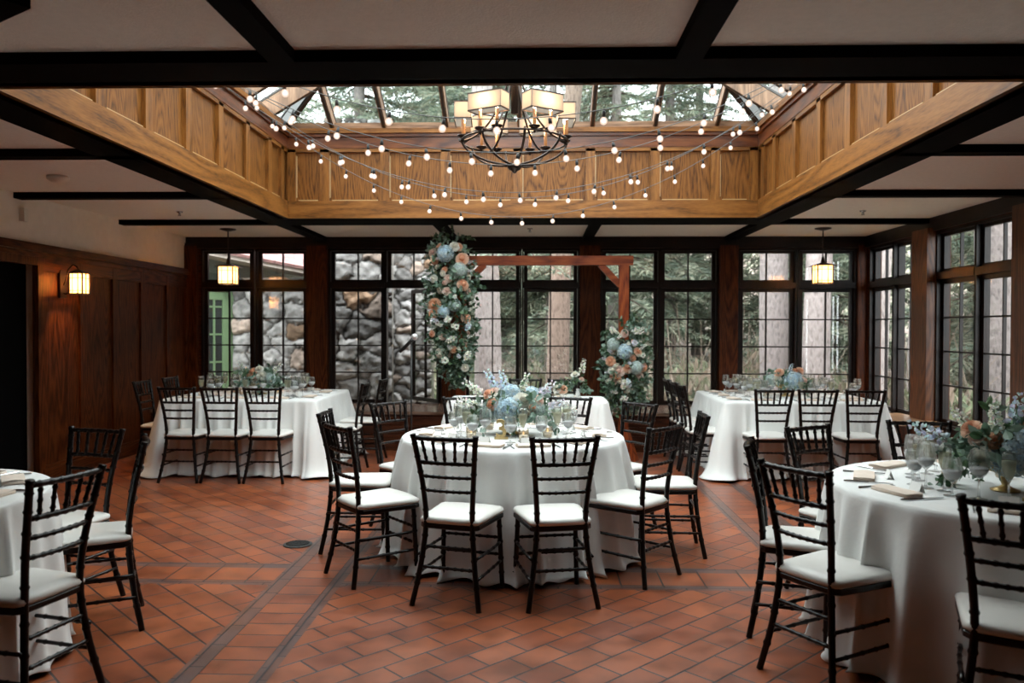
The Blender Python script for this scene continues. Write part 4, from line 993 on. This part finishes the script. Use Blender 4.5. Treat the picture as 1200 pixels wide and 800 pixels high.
for (y, z0, k, off, w_) in STR:
    st = empty('string_light', (0, y, 0), label='string of globe bulbs slung across the skylight well, %s' % w_, cat='string lights')
    x0 = CX-.03; f = lambda x: z0+k*(x-x0)**2
    b = MB(); xs_ = [OX0+.01+(OX1-OX0-.02)*i/60 for i in range(61)]
    b.tube([(x, .012*math.sin(x*3+y), f(x)+.042) for x in xs_], .0028, 5); b.build('cable', WIRE, st, True)
    x = OX0+.10+off
    while x < OX1-.06:
        o = bpy.data.objects.new('bulb', ME_B); COL.objects.link(o); o.parent = st; z = f(x); o.location = (x, .012*math.sin(x*3+y), z)
        o.rotation_euler = (random.uniform(-.2, .2), random.uniform(-.2, .2), 0)
        s = bpy.data.objects.new('socket', ME_S); COL.objects.link(s); s.parent = o
        s = bpy.data.objects.new('filament', ME_F); COL.objects.link(s); s.parent = o
        x += .305*math.cos(math.atan(2*k*(x-x0)))+random.uniform(-.012, .012)
    

# ------------------------------------------------------------------ lanterns
def lantern_body(t, c, s=.095, h=.21, cap=True):
    x, y, z = c      # z = centre
    b = MB()
    for sx in (-1, 1):
        for sy in (-1, 1): b.box(x+sx*s-.006, x+sx*s+.006, y+sy*s-.006, y+sy*s+.006, z-h/2, z+h/2)
        for zz in (z-h/2+.03, z+h/2-.045): b.box(x-s, x+s, y+sx*s-.003, y+sx*s+.003, zz-.003, zz+.003); b.box(x+sx*s-.003, x+sx*s+.003, y-s, y+s, zz-.003, zz+.003)
        b.box(x-.004+s*.33, x+.004+s*.33, y+sx*s-.004, y+sx*s+.004, z-h/2, z+h/2); b.box(x-.004-s*.45, x-s*.45, y+sx*s-.004, y+sx*s+.004, z-h/2, z+h/2)
        b.box(x+sx*s-.004, x+sx*s+.004, y-.004, y+.004, z-h/2, z+h/2)
        b.box(x-s-.006, x+s+.006, y+sx*s-.006, y+sx*s+.006, z-h/2-.008, z-h/2+.004); b.box(x+sx*s-.006, x+sx*s+.006, y-s, y+s, z-h/2-.008, z-h/2+.004)
    b.build('cage', IRON, t)
    b = MB()
    for sx in (-1, 1): b.box(x-s+.004, x+s-.004, y+sx*(s-.008)-.0015, y+sx*(s-.008)+.0015, z-h/2, z+h/2); b.box(x+sx*(s-.008)-.0015, x+sx*(s-.008)+.0015, y-s+.004, y+s-.004, z-h/2, z+h/2)
    b.build('glass_panes', LPANE, t)
    b = MB(); e = s+.05 if cap else s+.015
    b.add([(x-e, y-e, z+h/2), (x+e, y-e, z+h/2), (x+e, y+e, z+h/2), (x-e, y+e, z+h/2), (x-.03, y-.03, z+h/2+.04), (x+.03, y-.03, z+h/2+.04), (x+.03, y+.03, z+h/2+.04), (x-.03, y+.03, z+h/2+.04)], [(3, 2, 1, 0), (4, 5, 6, 7), (0, 1, 5, 4), (1, 2, 6, 5), (2, 3, 7, 6), (3, 0, 4, 7)])
    b.build('cap', IRON, t)
    L = bpy.data.lights.new('lantern_light', 'POINT'); L.energy = 4.2; L.color = (1, .55, .22); L.shadow_soft_size = .03
    o = bpy.data.objects.new('lantern_light', L); COL.objects.link(o); o.parent = t; o.location = (x, y, z)
    return L
for x, y, z, lb in ((-3.93, 10.0, 2.185, 'lit pendant lantern hanging before the windows near the panelled wall'), (3.53, 10.0, 2.20, 'lit pendant lantern hanging over the window-corner table')):
    t = empty('pendant_lantern', (x, y, 0), label=lb, cat='lantern')
    lantern_body(t, (0, 0, z))
    b = MB(); b.lathe([(.001, ZC), (.10, ZC), (.10, ZC-.012), (.03, ZC-.03), (.001, ZC-.035)], 20); b.build('canopy', IRON, t, True)
    b = MB(); b.tube([(0, 0, ZC-.02), (0, 0, z+.14)], .008, 6); b.lathe([(.014, z+.22), (.018, z+.2), (.03, z+.14)], 10); b.build('rod', IRON, t, True)
t = empty('wall_sconce', (XL+.04, 7.97, 0), label='lit lantern sconce on the dark panelled wall beside the doorway', cat='wall lamp')
L = lantern_body(t, (.165, 0, 1.965), .068, .20, False); L.energy = 5.5
b = MB(); b.box(-.03, .0, -.055, .055, 1.82, 2.10); b.build('back_plate', IRON, t)
b = MB(); b.tube([(0, 0, 1.95), (.03, 0, 2.02), (.05, 0, 2.11), (.10, 0, 2.16), (.14, 0, 2.14), (.165, 0, 2.10), (.165, 0, 2.075)], .008, 6); b.tube([(0, 0, 1.87), (.03, 0, 1.86), (.05, 0, 1.88)], .006, 6); b.build('bracket', IRON, t, True)

# ceiling fittings
def disc(name, x, y, r, h, label, m_=WHITEP, cat='smoke detector'):
    b = MB(); b.lathe([(.001, 0), (r, 0), (r, -h*.5), (r*.6, -h), (.001, -h*1.05)], 20, (0, 0, 0)); o = b.build(name, m_, None, True); o.location = (x, y, ZC-.001); return tag(o, label, cat)
disc('smoke_detector', -3.98, 6.50, .085, .05, 'round cream smoke detector on the ceiling at the left')
def sprinkler(x, y, label):
    t = empty('fire_sprinkler', (x, y, ZC-.001), label=label, cat='sprinkler')
    b = MB(); b.lathe([(.001, 0), (.035, 0), (.03, -.012), (.012, -.015), (.010, -.035), (.001, -.04)], 12); b.build('flange', STEEL, t, True)
    b = MB(); b.lathe([(.001, -.045), (.018, -.045), (.018, -.048), (.001, -.048)], 10); b.tube([(-.012, 0, -.03), (-.012, 0, -.047)], .002, 4); b.tube([(.012, 0, -.03), (.012, 0, -.047)], .002, 4); b.build('deflector', IRON, t)
sprinkler(-3.86, 8.48, 'fire sprinkler on the ceiling above the wall-side square table'); sprinkler(3.42, 8.52, 'fire sprinkler on the ceiling above the window-corner table')
sprinkler(-.10, 9.98, 'fire sprinkler on the ceiling strip before the central windows'); sprinkler(-.135, 2.82, 'fire sprinkler on the ceiling at the top edge of the photo')
b = MB(); b.box(0, .05, -.03, .03, -.06, .06); o = b.build('motion_sensor', WHITEP); o.location = (XL+.001, 7.37, 2.58); tag(o, 'small white sensor box on the white wall above the panelling', 'sensor')
b = MB(); b.lathe([(.001, .0), (.10, .0), (.10, .006), (.085, .009), (.001, .006)], 28)
for i in range(-5, 6): hw = math.sqrt(.08**2-(i*.014)**2); b.box(-hw, hw, i*.014-.003, i*.014+.003, .006, .012)
o = b.build('floor_drain', plain('drain_iron', (.05, .055, .055), .45, metal=.6)); o.location = (-1.68, 5.52, .0); tag(o, 'round iron drain grate set in the terracotta floor', 'drain')

# ------------------------------------------------------------------ outdoors
def gz(x, y): 
    d = max(0, y-13.); e = max(0, x-6.); return -.55 + .02*d*d*.35 + .10*d*.3 + .012*e*e + .25*mnoise.noise(Vector((x*.25, y*.25, 0)))
b = MB(); nx, ny = 70, 60; vs = []
for j in range(ny+1):
    for i in range(nx+1):
        x = -25+55*i/nx; y = -2+42*j/ny; vs.append((x, y, gz(x, y) if not (XL-.5 < x < XR+.3 and y < YB+.3) else -.9))
b.add(vs, [(j*(nx+1)+i, j*(nx+1)+i+1, (j+1)*(nx+1)+i+1, (j+1)*(nx+1)+i) for j in range(ny) for i in range(nx)])
mg, t, bb = mat('leaf_litter'); co = N(t, 'TexCoord'); n1 = N(t, 'TexNoise'); n1.inputs['Scale'].default_value = 1.3; n1.inputs['Detail'].default_value = 9; n1.inputs['Roughness'].default_value = .72
t.links.new(co.outputs['Object'], n1.inputs['Vector']); t.links.new(ramp(t, n1.outputs['Fac'], [(.35, (.11, .08, .065)), (.48, (.20, .155, .13)), (.55, (.12, .14, .08)), (.68, (.24, .19, .165))]), bb.inputs['Base Color']); bb.inputs['Roughness'].default_value = .95
b.build('ground', mg, kind='structure')

def bark(name, c1, c2):
    m_, t, bb = mat(name); co = N(t, 'TexCoord'); mp = N(t, 'Mapping'); mp.inputs['Scale'].default_value = (9, 9, 3.5); t.links.new(co.outputs['Object'], mp.inputs[0])
    n1 = N(t, 'TexNoise'); n1.inputs['Scale'].default_value = 2.2; n1.inputs['Detail'].default_value = 6; t.links.new(mp.outputs[0], n1.inputs['Vector'])
    vo = N(t, 'TexVoronoi'); vo.inputs['Scale'].default_value = 2.4; t.links.new(mp.outputs[0], vo.inputs['Vector'])
    ad = N(t, 'Math', operation='MULTIPLY_ADD'); ad.inputs[1].default_value = .5; t.links.new(vo.outputs['Distance'], ad.inputs[0]); t.links.new(n1.outputs['Fac'], ad.inputs[2])
    t.links.new(ramp(t, ad.outputs[0], [(.35, c1), (.75, c2)]), bb.inputs['Base Color']); bb.inputs['Roughness'].default_value = .95
    bp = N(t, 'Bump'); bp.inputs['Strength'].default_value = .6; bp.inputs['Distance'].default_value = .05; t.links.new(ad.outputs[0], bp.inputs['Height']); t.links.new(bp.outputs[0], bb.inputs['Normal'])
    return m_
BK_P = bark('pale_bark', (.115, .095, .09), (.29, .25, .235)); BK_B = bark('brown_bark', (.06, .04, .032), (.19, .135, .105)); BK_G = bark('grey_bark', (.09, .08, .075), (.22, .19, .18))
def trunk(x, y, r, lean, m_, label, H=13, branches=1, seed=0):
    rr = random.Random(seed); z0 = gz(x, y)-.2; pts = []; rad = []
    for i in range(15):
        t = i/14; pts.append((x+lean*t*H*.12+.08*math.sin(t*7+seed), y+.05*math.sin(t*5), z0+H*t)); rad.append(r*(1.25 if i == 0 else 1.0-.55*t))
    tr = empty('tree', (0, 0, 0), label=label, cat='tree')
    b = MB(); b.tube(pts, rad, 16); b.build('trunk', m_, tr, True)
    mb = TM()
    for k in range(branches):
        t = rr.uniform(.25, .95); p = Vector(pts[int(t*14)]); a = rr.random()*6.28; L = rr.uniform(1.2, 2.8)
        conifer_branch(mb, p, a, L, rr)
    mb.build('branches', TLEAF, tr)
    return tr
NEED = [(.14, .175, .125), (.19, .215, .15), (.105, .14, .105), (.25, .26, .19)]  # needle greens raised paler in place of haze between the trees
def conifer_branch(mb, p, a, L, rr, droop=.45):
    d = Vector((math.cos(a), math.sin(a), -.05)); side = Vector((-math.sin(a), math.cos(a), 0)); k = int(L*5)+3; pp = p.copy(); pts = [pp.copy()]
    for i in range(k):
        t = (i+1)/k; pp = p+d*L*t+Vector((0, 0, -droop*L*t*t*.5)); pts.append(pp.copy())
        for s in (-1, 1):
            for q in range(2):
                tl = L*.30*(1.15-t)*rr.uniform(.6, 1.2)+.06; e = (side*s+d*rr.uniform(.2, .9)+Vector((0, 0, rr.uniform(-.7, .05)))).normalized(); c = rr.choice(NEED); kk = rr.uniform(.7, 1.4); c = tuple(v*kk for v in c)
                w_ = .012+.012*rr.random(); pr = Vector((rr.uniform(-1, 1), rr.uniform(-1, 1), rr.uniform(-1, 1))); o = e.cross(pr).normalized()
                mid = pp+e*tl*.5; end = pp+e*tl+Vector((0, 0, -.1*tl))
                mb.addc([pp, mid+o*w_, end, mid-o*w_], [(0, 1, 2, 3)], c)
                for m_ in range(6):
                    f = pp+e*tl*(.12+.14*m_); g = (e+rv(rr)*.9).normalized()*tl*.35; o2 = g.cross(rv(rr)).normalized()*.012
                    mb.addc([f, f+g*.6+o2, f+g, f+g*.6-o2], [(0, 1, 2, 3)], c)
    j = len(mb.v); mb.tube(pts, [max(.006, .03*(1-i/len(pts))) for i in range(len(pts))], 4, False); mb.c += [(.07, .05, .04)]*(len(mb.v)-j)
def make_conifer(seed, H=13., R=2.6, z1=.8):
    rr = random.Random(seed); t = empty('conifer', cat='tree')
    b = MB(); b.tube([(0, 0, -.5), (0, 0, H*.5), (0, 0, H)], [.22, .14, .03], 10); b.build('trunk', BK_G, t, True)
    mb = TM(); z = z1
    while z < H:
        f = 1-z/H
        for k in range(5):
            conifer_branch(mb, Vector((0, 0, z+rr.uniform(-.1, .1))), rr.random()*6.28, R*(f**.75)*rr.uniform(.7, 1.1)+.25, rr)
        z += .36
    mb.build('branches', TLEAF, t); return t
CON = [make_conifer(1), make_conifer(2, 14.5, 3.0, 1.8), make_conifer(3, 10, 2.4, .3)]
rr = random.Random(5)
spots = [(-3.9, 27.5, 1), (-.9, 25, 0), (2.3, 28, 1), (5.0, 25, 0), (8.6, 26, 1), (10.5, 19.5, 0), (-8.5, 27, 0), (12.8, 18, 1), (13.5, 11, 0), (13, 4.5, 1), (-12.5, 20, 0), (-12.5, 9, 0), (.4, 21.5, 0), (-2.6, 22.5, 1), (3.6, 22, 1), (7., 22.5, 0), (-5.4, 24, 1), (1.9, 19.5, 2), (6.9, 19.0, 2), (9.4, 16.2, 2)]
for i, (x, y, k) in enumerate(spots):
    side = y > 14 and x < 7.7; vis = ('behind the back windows' if side else ('outside the right-hand windows' if x > 5 else 'beyond the dark panelled wall'))
    o = place(CON[k], USED, (x, y, gz(x, y)), rr.random()*6.28, 'dense dark evergreen tree growing outdoors %s' % vis, group='evergreens %s' % vis, scale=rr.uniform(.9, 1.15))
trunk(-1.02, 15.0, .27, .05, BK_P, 'thick pale trunk seen between the arch garland and the central mullion', seed=1)
trunk(.30, 16.5, .25, .55, BK_B, 'leaning reddish-brown trunk behind the arch, right of the centre', seed=2)
trunk(4.25, 14.2, .28, .0, BK_G, 'grey-brown trunk left of the right-hand pendant lantern', seed=3)
trunk(4.72, 13.4, .24, .0, BK_P, 'pale trunk directly behind the right-hand pendant lantern', seed=4)
trunk(5.33, 12.9, .30, .02, BK_P, 'thickest pale trunk beside the corner of the window wall', seed=5)
trunk(6.8, 14.2, .34, .0, BK_P, 'pale trunk seen through the first side-wall window', seed=6)
trunk(8.05, 14.3, .40, .0, BK_G, 'thick grey trunk seen through the third side-wall window', seed=7)
trunk(7.75, 12.5, .34, .0, BK_B, 'brown trunk seen through the fourth side-wall window', seed=8)
trunk(9.6, 14.6, .45, .0, BK_G, 'dark trunk farther out beyond the side-wall windows', seed=9)
def make_bush(seed, n=520, R=.8, pal=((.11, .14, .08), (.15, .18, .10), (.20, .20, .13), (.09, .11, .07))):
    r = random.Random(seed); mb = TM()
    for i in range(n):
        d = rv(r); d.z = abs(d.z); p = Vector((d.x*R, d.y*R, d.z*R*.9))*r.uniform(.5, 1.)
        leaf(mb, p, (d+Vector((0, 0, .3))+rv(r)*.8), .17, .05, r.choice(pal), .3, r)
    for i in range(14):
        d = rv(r); d.z = abs(d.z)+.4; k = len(mb.v); mb.tube([(0, 0, 0), d*R*.5, d*R*1.3+rv(r)*.1], [.012, .008, .003], 4, False); mb.c += [(.22, .17, .13)]*(len(mb.v)-k)
    o = mb.build('bush', TLEAF); return tag(o, None, 'bush')
BU = [make_bush(1), make_bush(2, 420, .9, ((.26, .20, .15), (.32, .25, .19), (.18, .17, .11), (.14, .15, .09)))]
for i in range(80):
    x = rr.uniform(-1.6, 8.5); y = rr.uniform(13.4, 19) if x < 6.0 else rr.uniform(2, 18)
    if 6. > x and y < 13.6: continue
    if x < .2 and y < 15.5: continue
    if x < 6.2 and y < 13.3: y = 13.6
    vis = 'behind the back windows' if y > 12.5 and x < 7 else 'outside the right-hand windows'
    place(BU[i % 2], USED, (x, y, gz(x, y)-.05), rr.random()*6.28, 'low %s undergrowth bush %s' % (('green', 'tan and green')[i % 2], vis), group='%s bushes %s' % (('green', 'tan')[i % 2], vis), scale=rr.uniform(.8, 1.6))

# fieldstone wing of the house
def stone_wall(name, T, W, Hh, label, seed, cell=.42, tone=1.0, relief=.10):
    r = random.Random(seed); nx_, nz_ = int(W/.02), int(Hh/.02); cells = {}
    def site(i, j):
        if (i, j) not in cells:
            q = random.Random(i*7919+j*104729+seed); g = q.uniform(.13, .36); br = q.random()
            col = (g*1.02, g, g*.95) if br < .84 else ((g*1.1, g*.88, g*.72) if br < .95 else (g*1.05, g*.7, g*.45))
            cells[(i, j)] = ((i+.5+q.uniform(-.42, .42)+(.5 if j % 2 else 0))*cell*1.25, (j+.5+q.uniform(-.38, .38))*cell, tuple(v*tone for v in col), q.uniform(.5, 1.2))
        return cells[(i, j)]
    vs = []; cs = []
    for jz in range(nz_+1):
        for ix in range(nx_+1):
            x, z = W*ix/nx_, Hh*jz/nz_; wx = x+.09*mnoise.noise(Vector((x*5, z*5, seed)))+.03*mnoise.noise(Vector((x*17, z*17, seed))); wz = z+.09*mnoise.noise(Vector((x*5+9, z*5, seed)))+.03*mnoise.noise(Vector((x*17+9, z*17, seed)))
            ci, cj = int(wx/(cell*1.25)), int(wz/cell); best = []
            for i in range(ci-2, ci+3):
                for j in range(cj-2, cj+3):
                    sx, sz, c, hh = site(i, j); best.append((math.hypot((wx-sx)*.85, wz-sz), c, hh))
            best.sort(key=lambda q: q[0]); e = best[1][0]-best[0][0]; m_ = min(1, e/.028)**1.5; h = min(1, e/.11)**.5*best[0][2]*relief
            h += .03*mnoise.noise(Vector((x*9, z*9, 3)))+.012*mnoise.noise(Vector((x*24, z*24, 3)))
            k = .95+.5*mnoise.noise(Vector((x*9, z*9, seed+5)))+.3*mnoise.noise(Vector((x*22, z*22, seed+5))); c = tuple(max(.01, v*k) for v in best[0][1]); mo = (.030, .027, .024); c = tuple(mo[q]*(1-m_)+c[q]*m_ for q in range(3))
            vs.append(T @ Vector((x, -h, z))); cs.append(c)
    mb = TM(); mb.add(vs, [(j*(nx_+1)+i, j*(nx_+1)+i+1, (j+1)*(nx_+1)+i+1, (j+1)*(nx_+1)+i) for j in range(nz_) for i in range(nx_)]); mb.c = cs
    k = len(mb.v); mb.box(0, W, 0, .3, 0, Hh, T); mb.c += [(.2, .19, .17)]*(len(mb.v)-k)
    o = mb.build(name, TINT, None, True, kind='structure'); o['label'] = label; return o
def TT(x, y, z, deg): return Matrix.Translation((x, y, z)) @ Matrix.Rotation(math.radians(deg), 4, 'Z')
stone_wall('wall_fieldstone', TT(-5.05, 13.1, -.7, 0), 2.35, 3.05, 'rough fieldstone wall outdoors behind the left windows', 3, .30)
stone_wall('wall_fieldstone_chimney', TT(-3.35, 12.5, -.7, 4), 1.05, 5.5, 'big grey boulder chimney outdoors left of the open casement', 9, .36, .85, .12)
stone_wall('wall_fieldstone_buttress', TT(-2.32, 12.75, -.7, 0), .62, 5.0, 'pale stone buttress seen through the open casement', 12, .19, 1.15, .06)
GREEN = plain('sage_green_paint', (.15, .235, .12), .6)
gd = empty('french_door', TT(0, 0, 0, 0).translation, label='sage green glazed door of the stone wing, seen through the left windows', cat='door')
T = TT(-5.62, 12.35, -.7, 52)
gd.matrix_world = T
b = MB(); b.box(-.12, 0, 0, .12, 0, 2.95); b.box(.85, 1.02, 0, .12, 0, 2.95); b.box(-.1, .98, 0, .12, 2.82, 2.98); b.build('door_frame', GREEN, gd)
b = MB(); b.box(0, .10, -.02, .04, 0, 2.8); b.box(.72, .84, -.02, .04, 0, 2.8); b.box(0, .84, -.02, .04, 0, .3); b.box(0, .84, -.02, .04, 2.68, 2.8); b.box(.395, .425, -.02, .04, .3, 2.7); b.box(.56, .585, -.02, .04, .3, 2.7)
for z in (.75, 1.2, 1.65, 2.1, 2.55): b.box(.1, .72, -.01, .03, z, z+.03)
b.build('door_leaf', GREEN, gd)
b = MB(); b.box(.1, .72, .008, .014, .3, 2.7); b.build('door_glass', plain('dark_pane', (.03, .035, .035), .06, spec=.8), gd)
b = MB(); b.box(-3, 4, .3, .5, 0, 4.); o = b.build('wing_wall', plain('wing_render', (.14, .15, .12), .9), gd)
# eaves and shingled roof of the wing
ROOF = tile_mat('rose_shingles', 0, .30, .14, (0, 0, 0), (.36, .20, .19), (.30, .17, .16), (.12, .07, .07), rough=.8)
rf = empty('porch_roof', (0, 0, 0), label='low roof with rose shingles and pale eaves over the stone wing', cat='roof')
rf.matrix_world = Matrix.Translation((-6.4, 11.75, 2.98)) @ Matrix.Rotation(math.radians(24), 4, 'Z') @ Matrix.Rotation(math.radians(9.5), 4, 'Y')
b = MB(); b.box(0, 3.5, 0, .05, -.09, .06); b.build('fascia', plain('fascia_paint', (.42, .36, .31), .7), rf)
b = MB(); b.box(0, 3.5, .05, .75, -.09, -.06); b.build('soffit', plain('soffit_paint', (.30, .25, .20), .8), rf)
b = MB(); b.box(0, 3.6, -.06, 2.4, .0, .05, Matrix.Rotation(math.radians(30), 4, 'X')); b.build('shingles', ROOF, rf)
